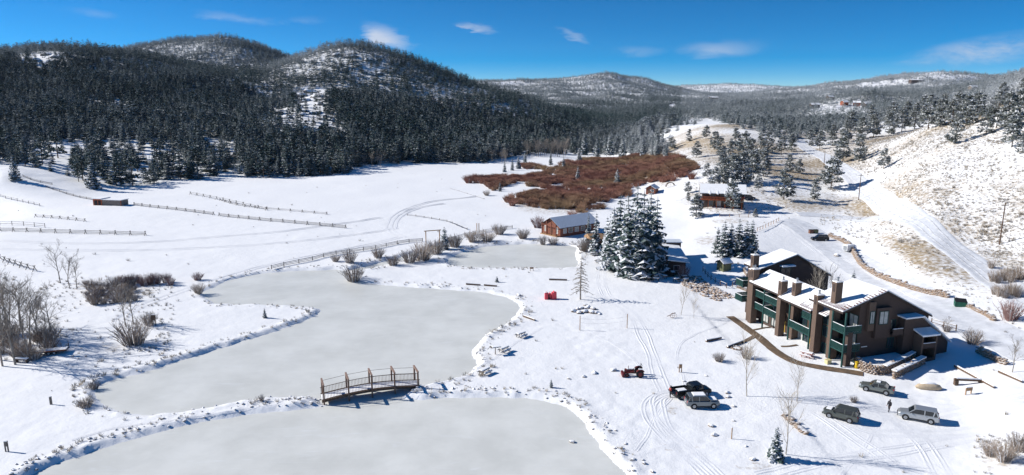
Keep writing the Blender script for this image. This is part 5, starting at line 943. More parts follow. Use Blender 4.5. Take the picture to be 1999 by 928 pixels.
part('wall', MB().b2(-2.0, 6.5, -2, 2, -.4, 2.2), M_GREYW, LS); part('end_wall', MB().b2(-6, -2.0, -2.2, 2.2, -.4, 2.5), M_REDW, LS); part('roof_snow', MB().b2(-2.2, 6.8, -2.3, 2.3, 2.2, 2.42), M_SNOW, LS, bevel=.05); part('roof_snow', MB().b2(-6.5, -1.9, -2.6, 2.6, 2.5, 2.75), M_SNOW, LS, bevel=.05); part('opening', MB().b2(-5.4, -4.0, -2.24, -2.19, 0, 1.9), M_BLACK, LS); part('opening', MB().b2(-3.6, -2.4, -2.24, -2.19, 0, 1.9), M_BLACK, LS); part('corner_post', MB().b2(6.42, 6.62, -2.05, -1.85, -.4, 2.2), M_REDW, LS)
for i, (u, v, w, wm, rz, lab) in enumerate([(1648,206,8,M_REDW,.3,'distant red house in the hill clearing, left of the red pair'),(1672,207,9,M_REDW,-.4,'distant red house in the hill clearing, right of the red pair'),(1692,209,10,M_LOGD,.2,'distant brown barn with white roof right of the red houses'),(1590,211,12,M_LOGD,.1,'distant dark house with white roof left of the red houses'),(1620,196,9,M_GREYW,.4,'distant grey house with wide white roof above the clearing'),(1393,197,11,M_LOGD,.2,'small dark house far off on the wooded ridge'),(1787,163,16,M_LOGD,0,'lone dark house far up the right ridge'),(1900,177,13,M_GREYW,.3,'pale house on the far right ridge')]):
    p = pick(u, v); s = p.y / 1000.0; gable_house('distant_house', lab, p, rz, w * max(s, .8), 7 * max(s, .8), 4.5 * max(s, .8), 2.4, .8, wm, M_TRIM, [('s', -2, 2.2, 1.4, 1.4), ('s', 2, 2.2, 1.4, 1.4)], M_SNOW, .4)
# ---------------------------------------------------------------- bridge
bl, br_ = pick(628, 786), pick(822, 757)
A0 = Vector(on_z(629, 786, 0.0)); A1 = Vector(on_z(820, 757, 0.0)); ax = (A1 - A0); BL = Vector((ax.x, ax.y, 0)).length; BR = thing('footbridge', 'arched wooden footbridge with tall timber posts over the frozen channel', 'bridge', (A0.x, A0.y, .0), math.atan2(ax.y, ax.x)); BW_ = 2.3
def arch(x): t = x / BL; return .22 + .58 * math.sin(math.pi * min(max(t, 0), 1)) * .95
deck = MB(); NS = 44; pl = MB().b2(-BL / NS * .47, BL / NS * .47, 0, BW_, -.05, .03).mesh('plank', M_BROWNW)
for i in range(NS):
    x = BL * (i + .5) / NS; sl_ = math.atan2(arch(x + .1) - arch(x - .1), .2); o = obj('plank', pl, BR, (x, 0, arch(x))); o.rotation_euler = (0, -sl_, 0)
for y in (.1, BW_ - .1):
    mb = MB()
    for i in range(22): a, b = BL * i / 22, BL * (i + 1) / 22; mb.beam((a, y, arch(a) - .2), (b, y, arch(b) - .2), .14, .26)
    tag(part('beam', mb, M_BROWNW, BR))
sn = MB()
for i in range(22): a, b = BL * i / 22, BL * (i + 1) / 22; sn.beam((a, BW_ / 2, arch(a) + .07), (b, BW_ / 2, arch(b) + .07), BW_ - .5, .07)
part('deck_snow', sn, M_SNOW, BR)
bal = MB().b2(-.02, .02, -.02, .02, 0, 1.0).mesh('baluster', M_STEEL); POSTX = [0.02, .265, .5, .735, .98]
for y in (0.0, BW_):
    for i in range(68): x = BL * (i + .5) / 68; obj('baluster', bal, BR, (x, y, arch(x) + .05))
    for hz in (1.05, .12):
        mb = MB()
        for i in range(16): a, b = BL * i / 16, BL * (i + 1) / 16; mb.beam((a, y, arch(a) + hz), (b, y, arch(b) + hz), .07, .06)
        part('rail', mb, M_BROWNW, BR)
    for t in POSTX: x = BL * t; part('post', MB().b2(x - .11, x + .11, y - .11, y + .11, -.6 if .1 < t < .9 else -.5, arch(x) + 2.15), mat('bridge_wood', (.21, .13, .095), .85, var=.25), BR)
    cb = MB(); pts = []
    for k in range(4):
        for i in range(9): t = POSTX[k] + (POSTX[k + 1] - POSTX[k]) * i / 8; pts.append((BL * t, y, arch(BL * t) + 2.05 - .03 * math.sin(math.pi * i / 8)))
    part('cable', MB().tube(pts, .025, 4), M_BROWNW, BR)
for t in POSTX: x = BL * t; part('cross_beam', MB().b2(x - .12, x + .12, -.2, BW_ + .2, arch(x) + 2.15, arch(x) + 2.37), mat('pink_brown_timber', (.27, .185, .15), .8, var=.2), BR)

# ---------------------------------------------------------------- fences
def fence(pix, label, h=1.1, step=3.0, rails=3, m=None, kind='post', snow=True, wall=False):
    W_ = [tuple(pick(u, v))[:2] for u, v in pix]; P = resample(W_, .5); d = np.r_[0, np.cumsum(np.linalg.norm(np.diff(P, axis=0), axis=1))]; n = max(2, int(round(d[-1] / step)) + 1); tt = np.linspace(0, d[-1], n); X = np.interp(tt, d, P[:, 0]); Y = np.interp(tt, d, P[:, 1]); Z = np.maximum(gz(X, Y), ICE_Z)
    t = thing('rail_fence', label, 'fence', (X[0], Y[0], Z[0])); b = Vector((X[0], Y[0], Z[0])); m = m or M_FENCE; snow = snow and kind != 'jack'
    key = (h, kind, m.name); 
    if key not in FM:
        if kind == 'jack': FM[key] = MB().tube([(-.6, 0, -.2), (.25, 0, h + .25)], .085, 5).tube([(.6, 0, -.2), (-.25, 0, h + .25)], .085, 5).mesh('post', m)
        else: FM[key] = MB().tube([(0, 0, -.4), (0, 0, h + .12)], .09, 6).mesh('post', m)
    for i in range(n):
        a = math.atan2(Y[min(i + 1, n - 1)] - Y[max(i - 1, 0)], X[min(i + 1, n - 1)] - X[max(i - 1, 0)])
        obj('post', FM[key], t, Vector((X[i], Y[i], Z[i])) - b, a + math.pi / 2)
        if i < n - 1:
            p, q = Vector((X[i], Y[i], Z[i])) - b, Vector((X[i + 1], Y[i + 1], Z[i + 1])) - b
            for r_ in range(rails):
                zz = h * (r_ + 1) / rails - .08; mb = MB().tube([p + Vector((0, 0, zz)), q + Vector((0, 0, zz + random.uniform(-.06, .06)))], .05 if not wall else .07, 5); part('rail', mb, m, t)
            if snow: part('rail_snow', MB().beam(p + Vector((0, 0, h - .01)), q + Vector((0, 0, h - .01)), .12, .05), M_SNOW, t)
    return t
FM = {}; M_FENCE = mat('dark_fence_wood', (.115, .098, .085), .9, var=.35, scale=2.5)
fence([(530,526),(560,518),(600,512),(640,500),(680,494),(720,489),(760,480),(800,473),(825,472)], 'stacked log rail fence between the middle pond and the meadow track', 1.0, 4.0, 3, wall=True)
fence([(870,470),(905,462),(935,456),(975,449),(1000,446)], 'log rail fence running from the small spruce towards the log cabin', .9, 4.0, 3)
fence([(795,421),(820,424),(845,428),(875,433),(890,440),(912,449)], 'broken log fence in the snow above the ranch gate', .6, 4, 2)
fence([(0,452),(90,455),(180,457),(284,460)], 'long dark jack leg fence across the left meadow', 1.15, 5.0, 3, kind='jack', wall=True)
fence([(262,401),(310,407),(365,413),(417,420)], 'jack leg fence running right from the field shed', 1.0, 5, 3, kind='jack', wall=True)
fence([(428,422),(500,430),(580,437),(675,446)], 'long jack leg fence in the middle of the meadow', 1.0, 5, 3, kind='jack', wall=True)
fence([(372,380),(420,389),(470,400),(520,411)], 'far jack leg fence below the forest shadows', 1.1, 6, 2, kind='jack'); fence([(430,392),(470,404),(540,410),(638,419)], 'faint low fence in the far meadow', .7, 6, 2, kind='jack')
fence([(0,440),(45,441),(88,445)], 'short pale fence above the long dark jack leg fence', 1.4, 6, 2); fence([(70,424),(120,428),(166,433)], 'short snowy fence near the left field shed', .9, 5, 2, kind='jack'); fence([(0,384),(40,394),(78,403)], 'fence on the left slope below the forest track', 1.1, 5, 2)
fence([(0,508),(20,516),(45,524),(68,530)], 'jack leg fence coming in from the left edge by the bare trees', 1.3, 3.4, 2, kind='jack')
fence([(45,345),(70,355),(102,361)], 'dark log pile fence beside the forest track', .9, 5, 3, wall=True); fence([(90,366),(140,382),(182,391)], 'dark fence line leading to the field shed', .9, 5, 3, wall=True)
fence([(1372,530),(1385,545),(1400,555),(1418,563)], 'brown rail fence along the top of the rock bank', 1.1, 2.4, 2, M_BROWNW); fence([(1478,452),(1500,442),(1520,432)], 'thin post fence at the edge of the parking area', 1.1, 2.4, 1, M_TANW); fence([(1405,424),(1440,425),(1478,424)], 'pale rail fence below the hillside house', 1.0, 3.5, 2, M_TANW)
fence([(1818,634),(1840,640),(1866,647)], 'brown rail fence behind the apartment stair', 1.1, 2.4, 2, M_BROWNW); fence([(880,369),(905,376),(945,389)], 'fallen pole line in the far meadow', .25, 9, 1)
fence([(1452,546),(1440,553),(1430,560)], 'short rail fence left of the apartments', 1.0, 2.0, 2, M_BROWNW)
# ---------------------------------------------------------------- posts, gates, signs, poles
p = pick(845, 474); g = thing('ranch_gate', 'tall timber ranch gateway beside the small spruce', 'gate', p, .15)
for x in (-2, 2): part('post', MB().tube([(x, 0, -.4), (x, 0, 3.6)], .14, 6), M_TANW, g)
part('cross_beam', MB().tube([(-2.5, 0, 3.5), (2.5, 0, 3.75)], .14, 6), M_TANW, g); part('brace', MB().tube([(2, 0, 2.4), (3.2, .2, 1.5)], .09, 5), M_TANW, g)
for u in (931, 935): q = pick(u, 452); tag(obj('gate_post', MB().tube([(0, 0, -.4), (0, 0, 2.6)], .13, 6).tube([(0, 0, 2.55), (0, 0, 2.68)], [.13, .03], 6).mesh('gate_post', M_TANW), None, q), 'upright gate post at the meadow fence, ' + ('left' if u == 931 else 'right') + ' of a pair', 'post')
for u, v, px, lab in [(1132,645,28,'left volleyball post on the snowy lawn'),(1224,641,28,'right volleyball post on the snowy lawn'),(1428,857,22,'lone thin post in the foreground snow beside two boulders')]:
    q = pick(u, v); h = px_h(q, px); t = thing('post', lab, 'post', q); part('shaft', MB().tube([(0, 0, -.4), (0, 0, h)], .07, 8), M_TANW, t); part('cap', MB().tube([(0, 0, h), (0, 0, h + .06)], [.085, .03], 8), M_SNOW, t)
a, b = pick(1132, 645), pick(1224, 641); nt_ = MB()
for z in (2.25, 1.45): nt_.tube([a.lerp(b, t) + Vector((0, 0, z - .35 * math.sin(math.pi * t))) for t in np.linspace(0, 1, 12)], .012, 3)
tag(obj('volleyball_net', nt_.mesh('volleyball_net', M_GREYW)), 'sagging thin volleyball net cords between the two posts', 'net')
def power_pole(u, v, px, label):
    q = pick(u, v); h = px_h(q, px); t = thing('power_pole', label, 'power pole', q); part('pole', MB().tube([(0, 0, -.5), (0, 0, h)], [.17, .11], 8), M_BROWNW, t); part('crossarm', MB().b2(-.9, .9, -.07, .07, h - .75, h - .6), M_BROWNW, t)
    for x in (-.8, .8): part('insulator', MB().tube([(x, 0, h - .6), (x, 0, h - .4)], .05, 6), M_METAL, t)
power_pole(1951, 478, 80, 'tall power pole on the white slope right of the hill road'); power_pole(1676, 391, 50, 'power pole beside the hill road bend'); power_pole(1608, 328, 32, 'distant power pole by the upper hill road')
def sign(u, v, label, h=1.6, w=.9, m=None, rz=0.0):
    q = pick(u, v); t = thing('wooden_sign', label, 'sign', q, rz)
    for x in (-w * .4, w * .4): part('post', MB().b2(x - .06, x + .06, -.06, .06, -.3, h), m or M_BROWNW, t)
    part('board', MB().b2(-w / 2, w / 2, -.1, -.062, h * .5, h * .95), m or M_TANW, t, bevel=.02); part('snow_cap', MB().b2(-w / 2, w / 2, -.12, .08, h * .95, h * .95 + .1), M_SNOW, t, bevel=.03)
sign(301, 636, 'dark wooden trail sign beside the twiggy bush at left', 2.2, .8, M_BROWNW); sign(1890, 770, 'small brown wooden sign in the snow right of the parking area', 1.1, 1.1, M_TANW, .2); sign(1038, 529, 'small tan board by the bank of the upper pond', 1.0, .9, M_TANW); sign(14, 882, 'little bird box post at the lower left', 1.4, .4, M_GREYW); sign(100, 790, 'thin grey marker post left of the middle pond', 1.2, .25, M_GREYW); sign(1328, 727, 'split wooden stump post above the pickup', 1.4, .45, M_TANW)
q = pick(43, 708); t = thing('snowy_bench', 'snow topped plank bench at the lower left grove', 'bench', q, -.1); part('seat', MB().b2(-1.1, 1.1, -.25, .25, .55, .65), M_BROWNW, t); part('snow_cap', MB().b2(-1.1, 1.1, -.25, .25, .65, .85), M_SNOW, t, bevel=.06)
for x in (-.9, .9): part('leg', MB().b2(x - .1, x + .1, -.2, .2, -.2, .55), M_BROWNW, t)
q = pick(1890, 750); t = thing('log_bench', 'heavy dark log bench on the snow right of the parking area', 'bench', q, -.1); part('seat', MB().tube([(-2, 0, .65), (2, 0, .62)], .2, 8), M_BROWNW, t); part('snow_cap', MB().tube([(-1.7, 0, .82), (1.7, 0, .8)], .13, 6), M_SNOW, t)
for x in (-1.7, 1.7): part('leg', MB().b2(x - .25, x + .25, -.25, .25, -.2, .5), M_BROWNW, t)
for (u0, v0, u1, v1, lab) in [(1864,717,1940,759,'long pale snow topped log lying behind the log bench'),(1950,728,1995,748,'dark log lying near the right edge'),(1072,547,1107,548,'thin log lying on the snow above the red plastic blocks'),(1022,619,1044,627,'short dark log lying by the pond shore'),(1420,680,1452,668,'log edging of the terrace below the walkway'),(1378,668,1408,662,'snowy log edging at the left of the terrace'),(910,556,938,558,'log rail on the bank above the middle pond, left'),(945,558,970,560,'log rail on the bank above the middle pond, right')]:
    a, b = pick(u0, v0), pick(u1, v1); c = (a + b) / 2; t = thing('log', lab, 'log', c); part('trunk', MB().tube([a - c + Vector((0, 0, .22)), b - c + Vector((0, 0, .22))], [.22, .17], 8), M_BROWNW, t); part('snow_cap', MB().tube([a - c + Vector((0, 0, .36)), b - c + Vector((0, 0, .34))], [.15, .11], 6), M_SNOW, t)

def picnic(u, v, rz, label, m=None):
    q = pick(u, v); t = thing('picnic_table', label, 'picnic table', q, rz); m = m or M_GREYW
    part('table_top', MB().b2(-.95, .95, -.38, .38, .70, .76), m, t); part('snow_cap', MB().b2(-.92, .92, -.35, .35, .76, .93), M_SNOW, t, bevel=.06)
    for y in (-.72, .72): s_ = part('seat', MB().b2(-.95, .95, y - .13, y + .13, .40, .45), m, t); part('snow_cap', MB().b2(-.92, .92, y - .12, y + .12, .45, .58), M_SNOW, s_, bevel=.04)
    for x in (-.65, .65):
        for s in (-1, 1): part('leg', MB().beam((x, s * .65, -.2), (x, s * .25, .70), .07, .09), m, t)
        part('cross_bar', MB().b2(x - .04, x + .04, -.8, .8, .33, .40), m, t)
picnic(984, 687, .9, 'picnic table beside the thin dark stand near the pond'); picnic(1017, 658, .8, 'picnic table farthest from the bridge along the pond shore'); picnic(946, 730, .9, 'picnic table nearest the bridge on the pond shore'); picnic(1575, 697, -.75, 'snowy picnic table on the lawn before the apartments', M_REDW); picnic(1160, 499, .1, 'snowy picnic table at the corner of the upper pond'); picnic(1168, 513, .1, 'picnic table left of the wheel track by the spruces')
q = pick(967, 692); t = thing('pump_stand', 'thin dark stand with a snowy slanted top beside the shore picnic table', 'stand', q, .3); part('post', MB().tube([(0, 0, -.3), (0, 0, 1.3)], .07, 6), M_BROWNW, t); part('top', MB().b2(-.9, .9, -.5, .5, 1.3, 1.36), M_GREYW, t); part('arm', MB().beam((-.9, 0, 1.35), (-1.3, .3, .9), .07, .07), M_BROWNW, t); part('snow_cap', MB().b2(-.6, .85, -.45, .45, 1.362, 1.45), M_SNOW, t, bevel=.03)
# red plastic heap
M_RED = mat('red_plastic', (.72, .07, .10), .4, var=.12, scale=2)
q = pick(1075, 584); t = thing('red_plastic_blocks', 'bright red plastic blocks stood together left of the dead tree', 'red blocks', q, .1, None, .85)
for i, (x, y, w, h) in enumerate([(-1.1, 0, .9, 1.7), (-.2, .35, .7, 1.4), (.8, -.1, 1.3, 1.9)]):
    c = MB(); c.prism([(-w / 2, 0), (w / 2, 0), (w / 2 * .9, h), (w / 2 * .55, h * .92), (0, h * 1.12), (-w / 2 * .55, h * .9), (-w / 2 * .9, h)], y - .55, y + .55); part('block', c, M_RED, t, bevel=.08, loc=(x, 0, 0))
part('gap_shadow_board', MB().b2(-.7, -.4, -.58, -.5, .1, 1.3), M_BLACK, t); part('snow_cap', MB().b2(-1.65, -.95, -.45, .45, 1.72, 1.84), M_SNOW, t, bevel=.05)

# ---------------------------------------------------------------- vehicles
def paint(name, c, metal=.25): return mat(name, c, .28, metal=metal, spec=.5)
M_TYRE = mat('tyre', (.02, .02, .021), .8); M_RIM = mat('rim', (.45, .46, .48), .35, metal=.7); M_CGLASS = mat('car_glass', (.012, .016, .02), .06, spec=.7); M_TAIL = mat('tail_light', (.45, .015, .02), .25); M_HEAD = mat('head_light', (.7, .72, .74), .15); M_DARKP = mat('bumper_plastic', (.03, .03, .032), .6); M_PLATE = mat('plate', (.6, .62, .6), .5)
def loft(secs, m, name, parent, smooth=True, bevel=0):
    """secs: list of (x, half width bottom, half width top, z bottom, z top); a rounded body skin along x"""
    mb = MB(); n = 10; vs = []
    for (x, wb, wt, z0, z1) in secs:
        zz = z1 - z0; ring = [(-wb * .9, z0), (-wb, z0 + zz * .18), (-wb, z0 + zz * .55), (-wt, z0 + zz * .9), (-wt * .82, z1), (wt * .82, z1), (wt, z0 + zz * .9), (wb, z0 + zz * .55), (wb, z0 + zz * .18), (wb * .9, z0)]
        vs += [(x, y, z) for y, z in ring]
    k = len(secs); fs = [(i * n + j, i * n + (j + 1) % n, (i + 1) * n + (j + 1) % n, (i + 1) * n + j) for i in range(k - 1) for j in range(n)] + [tuple(range(n)), tuple((k - 1) * n + j for j in range(n - 1, -1, -1))]
    mb.add(vs, fs); return part(name, mb, m, parent, False, bevel)
def wheels(t, xs, w, r=.36):
    for x in xs:
        for s in (-1, 1):
            y = s * w; wl = part('wheel', MB().tube([(x, y - .12, r), (x, y + .12, r)], r, 18), M_TYRE, t, bevel=.03); rm = MB().tube([(x, y + s * .10, r), (x, y + s * .135, r)], r * .62, 12); part('rim', rm, M_RIM, wl)
            for k in range(5): a = k * 1.2566; part('spoke', MB().beam((x, y + s * .14, r), (x + r * .55 * math.cos(a), y + s * .14, r + r * .55 * math.sin(a)), .03, .06), M_METAL, wl) if k < 5 else None
def car(name, label, cat, u, v, rz, L_, style, pm, snow=()):
    """front towards +x"""
    q = pick(u, v); t = thing(name, label, cat, (q.x, q.y, q.z + .02), rz); h = L_ / 2; w = .92
    if style == 'suv':
        loft([(-h, .80, .76, .45, 1.0), (-h + .12, .88, .86, .32, 1.08), (-h + .9, .92, .90, .28, 1.10), (0, .92, .90, .26, 1.08), (h - 1.15, .92, .88, .26, 1.04), (h - .3, .88, .82, .30, .95), (h - .02, .74, .68, .38, .82)], pm, 'body', t, bevel=.03)
        cab = [(-h + .12, 1.05), (-h + .38, 1.62), (-h + .8, 1.70), (-.1, 1.72), (.45, 1.64), (h - 1.25, 1.05)]
    elif style == 'sedan':
        loft([(-h, .76, .72, .42, .92), (-h + .15, .86, .84, .30, .98), (-h + .9, .90, .88, .26, .98), (0, .90, .88, .24, .96), (h - 1.2, .90, .86, .24, .94), (h - .3, .86, .80, .28, .84), (h - .02, .70, .64, .36, .72)], pm, 'body', t, bevel=.03)
        cab = [(-h + .75, .95), (-h + 1.25, 1.36), (-h + 1.7, 1.44), (-.05, 1.45), (.35, 1.40), (h - 1.3, .93)]
    else:                                                # pickup
        loft([(-h, .92, .90, .5, 1.02), (-h + .1, .98, .96, .42, 1.10), (-.35, .98, .96, .38, 1.12), (.2, .98, .96, .36, 1.14), (h - 1.2, .98, .94, .36, 1.14), (h - .3, .95, .88, .40, 1.06), (h - .02, .84, .76, .46, .95)], pm, 'body', t, bevel=.03)
        cab = [(-.35, 1.1), (-.25, 1.72), (.0, 1.86), (1.0, 1.86), (1.35, 1.80), (h - 1.35, 1.12)]
    gl = part('cabin', MB().prism(cab, -.80, .80), M_CGLASS, t, bevel=.05)
    zt = max(z for _, z in cab); xs = [x for x, z in cab if z > zt - .12]; x0, x1 = min(xs), max(xs)
    part('roof', MB().prism([(x0 - .12, zt - .07), (x0 - .02, zt + .01), (x1 - .1, zt + .02), (x1 + .12, zt - .09)], -.79, .79), pm, t, bevel=.04)
    for s in (-1, 1):
        y = s * .805; pl_ = []; (xa, za), (xb, zb) = cab[0], cab[1]; pl_.append(MB().beam((xa, y, za), (xb, y, zb), .05, .12)); (xa, za), (xb, zb) = cab[-1], cab[-2]; pl_.append(MB().beam((xa, y, za), (xb, y, zb), .05, .08))
        xm = (x0 + x1) / 2 + .1; pl_.append(MB().beam((xm, y, za), (xm, y, zt), .05, .11))
        if style == 'suv': pl_.append(MB().beam((x0 + .35, y, za), (x0 + .2, y, zt), .05, .13))
        [part('pillar', q_, pm, t) for q_ in pl_]; part('mirror', MB().box((cab[-2][0] + .35, s * .98, 1.08), (.12, .2, .15)), pm, t, bevel=.03)
        part('headlight', MB().box((h - .14, s * .60, .78 if style != 'pickup' else .92), (.22, .28, .16)), M_HEAD, t, bevel=.04); part('tail_light', MB().box((-h + .06, s * .70, .92), (.14, .16, .34 if style != 'sedan' else .18)), M_TAIL, t, bevel=.02)
        part('wheel_arch', MB().tube([(h - .95, s * .86, .36), (h - .95, s * .925, .36)], .44, 16).tube([(-h + .95, s * .86, .36), (-h + .95, s * .925, .36)], .44, 16), M_DARKP, t)
        part('door_handle', MB().box((xm - .25, s * .925, .92), (.2, .03, .04)), M_METAL, t); part('sill', MB().b2(-h + 1.4, h - 1.4, s * .9 - .03, s * .9 + .03, .26, .36), M_DARKP, t)
    part('bumper', MB().b2(-h - .05, -h + .15, -.78, .78, .36, .58), M_DARKP if style == 'pickup' else pm, t, bevel=.04); part('bumper', MB().b2(h - .2, h + .04, -.70, .70, .32, .52), M_DARKP, t, bevel=.04); part('grille', MB().b2(h - .1, h + .02, -.42, .42, .58, .76), M_DARKP, t); part('number_plate', MB().b2(-h - .065, -h - .04, -.2, .2, .62, .74), M_PLATE, t)
    if style == 'pickup':
        part('bed_lining', MB().b2(-h + .16, -.5, -.80, .80, 1.10, 1.135), M_BLACK, t); part('bed_side', MB().b2(-h + .05, -.4, -.97, -.82, 1.05, 1.34), pm, t, bevel=.03); part('bed_side', MB().b2(-h + .05, -.4, .82, .97, 1.05, 1.34), pm, t, bevel=.03); part('tailgate', MB().b2(-h - .5, -h, -.8, .8, .98, 1.06), pm, t, bevel=.02); part('bed_snow', MB().b2(-h + .5, -1.0, -.5, .4, 1.136, 1.24), M_SNOW, t, bevel=.05)
    wheels(t, (h - .95, -h + .95), .84, .36 if style != 'pickup' else .42)
    for (xa, xb, z, wd) in snow: part('snow_cap', MB().b2(xa, xb, -wd, wd, z, z + .12), M_SNOW, t, bevel=.06)
    return t
P_BLK = paint('black_paint', (.012, .013, .016)); P_SIL = paint('silver_paint', (.42, .44, .46), .5); P_GRY = paint('grey_paint', (.20, .22, .23), .5); P_BRZ = paint('dark_green_grey_paint', (.10, .11, .10), .4); P_BLUE = paint('dark_blue_paint', (.02, .03, .05), .3)
car('pickup_truck', 'black pickup truck with open bed parked behind the silver sport utility car', 'pickup truck', 1349, 773, R(17), 5.7, 'pickup', P_BLK)
car('parked_car', 'grey sport utility car with snow on its roof beside the black pickup', 'car', 1370, 793, R(2), 4.6, 'suv', P_GRY, [(-1.4, .3, 1.74, .6), (1.0, 1.9, 1.06, .6)])
car('parked_car', 'greenish grey sedan with snowy roof parked nearest the apartment corner', 'car', 1711, 764, R(146), 4.5, 'sedan', paint('green_grey_paint', (.19, .21, .20), .5), [(-.45, .1, 1.46, .35)])
car('parked_car', 'dark bronze hatchback parked left of the walking person', 'car', 1641, 817, R(142), 4.4, 'suv', P_BRZ, [(1.1, 1.8, 1.03, .5)])
car('parked_car', 'clean silver sport utility car parked right of the walking person', 'car', 1791, 819, R(152), 4.8, 'suv', P_SIL)
car('parked_car', 'black sport utility car in the upper parking area before the stone wall', 'car', 1600, 470, R(172), 4.8, 'suv', P_BLK)
car('parked_car', 'dark blue car in the shade beside the hillside house', 'car', 1462, 390, R(10), 4.5, 'suv', P_BLUE)
q = pick(1655, 492); t = thing('utility_trailer', 'small white boxy trailer by the big boulder in the parking area', 'trailer', q, R(20)); part('body', MB().b2(-1.1, 1.1, -.8, .8, .45, 1.9), mat('white_panel', (.72, .73, .74), .5), t, bevel=.06); part('snow_cap', MB().b2(-1.05, 1.05, -.75, .75, 1.9, 2.05), M_SNOW, t, bevel=.06); wheels(t, (0,), .82, .3); part('hitch', MB().beam((1.1, 0, .5), (2.0, 0, .45), .08, .08), M_DARKP, t); part('door', MB().b2(-1.14, -1.09, -.6, .6, .6, 1.75), M_METAL, t)
q = pick(1583, 456); t = thing('brown_bins', 'pair of reddish brown bins behind the black car in the parking area', 'bin', q, .1)
for i in (0, 1): b_ = part('bin', MB().b2(i * 1.5 - .6, i * 1.5 + .6, -.5, .5, -.1, 1.1), M_STEEL if i == 0 else M_OLIVE, t, bevel=.04); part('lid', MB().b2(i * 1.5 - .63, i * 1.5 + .63, -.53, .53, 1.1, 1.2), M_DARKP, b_, bevel=.03)
q = pick(1874, 598); t = thing('dumpster', 'dark green dumpster on the bank beside the parking area', 'dumpster', q, R(-25)); M_DG = mat('dumpster_green', (.012, .10, .065), .5, var=.2, scale=2); part('body', MB().prism([(-.8, 0), (.8, 0), (.95, 1.3), (-.95, 1.05)], -1.0, 1.0, 'x'), M_DG, t, bevel=.03); part('lid', MB().add([(-1.02, -.97, 1.06), (1.02, -.97, 1.06), (1.02, .97, 1.33), (-1.02, .97, 1.33), (-1.02, -.97, 1.12), (1.02, -.97, 1.12), (1.02, .97, 1.39), (-1.02, .97, 1.39)], [(0, 1, 2, 3), (4, 5, 6, 7), (0, 1, 5, 4), (1, 2, 6, 5), (2, 3, 7, 6), (3, 0, 4, 7)]), M_BLACK, t)
for s in (-1.06, 1.0): part('fork_pocket', MB().b2(s, s + .06, -.3, .3, .6, .75), M_DG, t)
q = pick(1815, 760); t = thing('covered_heap', 'long rounded tan tarp covered heap in the snow right of the parked cars', 'covered heap', q, R(-12)); M_TARP = mat('tan_tarp', (.50, .40, .28), .8, var=.12, scale=2)
part('hull', MB().tube([(-2.0, 0, .25), (-1.6, 0, .32), (-.8, 0, .38), (.4, 0, .38), (1.2, 0, .34), (1.6, 0, .25)], [.05, .34, .52, .55, .42, .08], 12), M_TARP, t, True); part('snow_cap', MB().tube([(-1.5, 0, .62), (-.6, 0, .8), (.5, 0, .8), (1.1, 0, .62)], [.06, .24, .24, .06], 8), M_SNOW, t, True); part('keel', MB().b2(-1.8, 1.4, -.04, .04, .0, .1), M_BROWNW, t)
# tractor
q = pick(1240, 734); TR = thing('tractor', 'old red tractor with snow on it standing beside the wheel track', 'tractor', q, R(180), None, .85); P_TR = mat('tractor_red', (.13, .018, .018), .5, var=.3, scale=3)
part('hood', MB().b2(.2, 1.9, -.32, .32, .75, 1.35), P_TR, TR, bevel=.1); part('grille', MB().b2(1.9, 1.96, -.28, .28, .6, 1.3), M_DARKP, TR); part('frame', MB().b2(-.9, 2.0, -.2, .2, .5, .75), M_STEEL, TR); part('seat', MB().b2(-.75, -.35, -.25, .25, 1.15, 1.25).b2(-.8, -.72, -.25, .25, 1.25, 1.6), M_BLACK, TR, bevel=.04); part('steering_wheel', MB().tube([(.1 + .02 * math.cos(a), .22 * math.sin(a), 1.55 + .22 * math.cos(a)) for a in np.linspace(0, 6.28, 14)], .02, 5).tube([(.5, 0, 1.2), (.1, 0, 1.55)], .025, 5), M_BLACK, TR); part('exhaust', MB().tube([(1.3, .12, 1.3), (1.3, .12, 2.0)], .05, 8), M_STEEL, TR)
for s in (-1, 1):
    w_ = part('rear_wheel', MB().tube([(-.7, s * .72, .68), (-.7, s * 1.05, .68)], .70, 20), M_TYRE, TR, bevel=.05); part('rim', MB().tube([(-.7, s * 1.05, .68), (-.7, s * 1.08, .68)], .4, 14), P_TR, w_); w_ = part('front_wheel', MB().tube([(1.6, s * .55, .38), (1.6, s * .75, .38)], .40, 16), M_TYRE, TR, bevel=.04); part('rim', MB().tube([(1.6, s * .75, .38), (1.6, s * .78, .38)], .2, 12), P_TR, w_)
    part('fender', MB().tube([(-.7 + .78 * math.cos(a), s * .88, .68 + .78 * math.sin(a)) for a in np.linspace(.6, 2.6, 9)], .16, 4), P_TR, TR); part('snow_cap', MB().b2(-1.0, -.4, s * .88 - .17, s * .88 + .17, 1.56, 1.7), M_SNOW, TR, bevel=.05)
part('snow_cap', MB().b2(.4, 1.6, -.25, .25, 1.35, 1.45), M_SNOW, TR, bevel=.04); part('loader', MB().b2(2.1, 2.5, -.9, .9, .1, .7).beam((.4, .5, 1.1), (2.2, .5, .5), .1, .14).beam((.4, -.5, 1.1), (2.2, -.5, .5), .1, .14), P_TR, TR); part('roll_bar', MB().tube([(-1.0, -.5, .9), (-1.05, -.5, 2.2), (-1.05, .5, 2.2), (-1.0, .5, .9)], .05, 6), M_DARKP, TR)
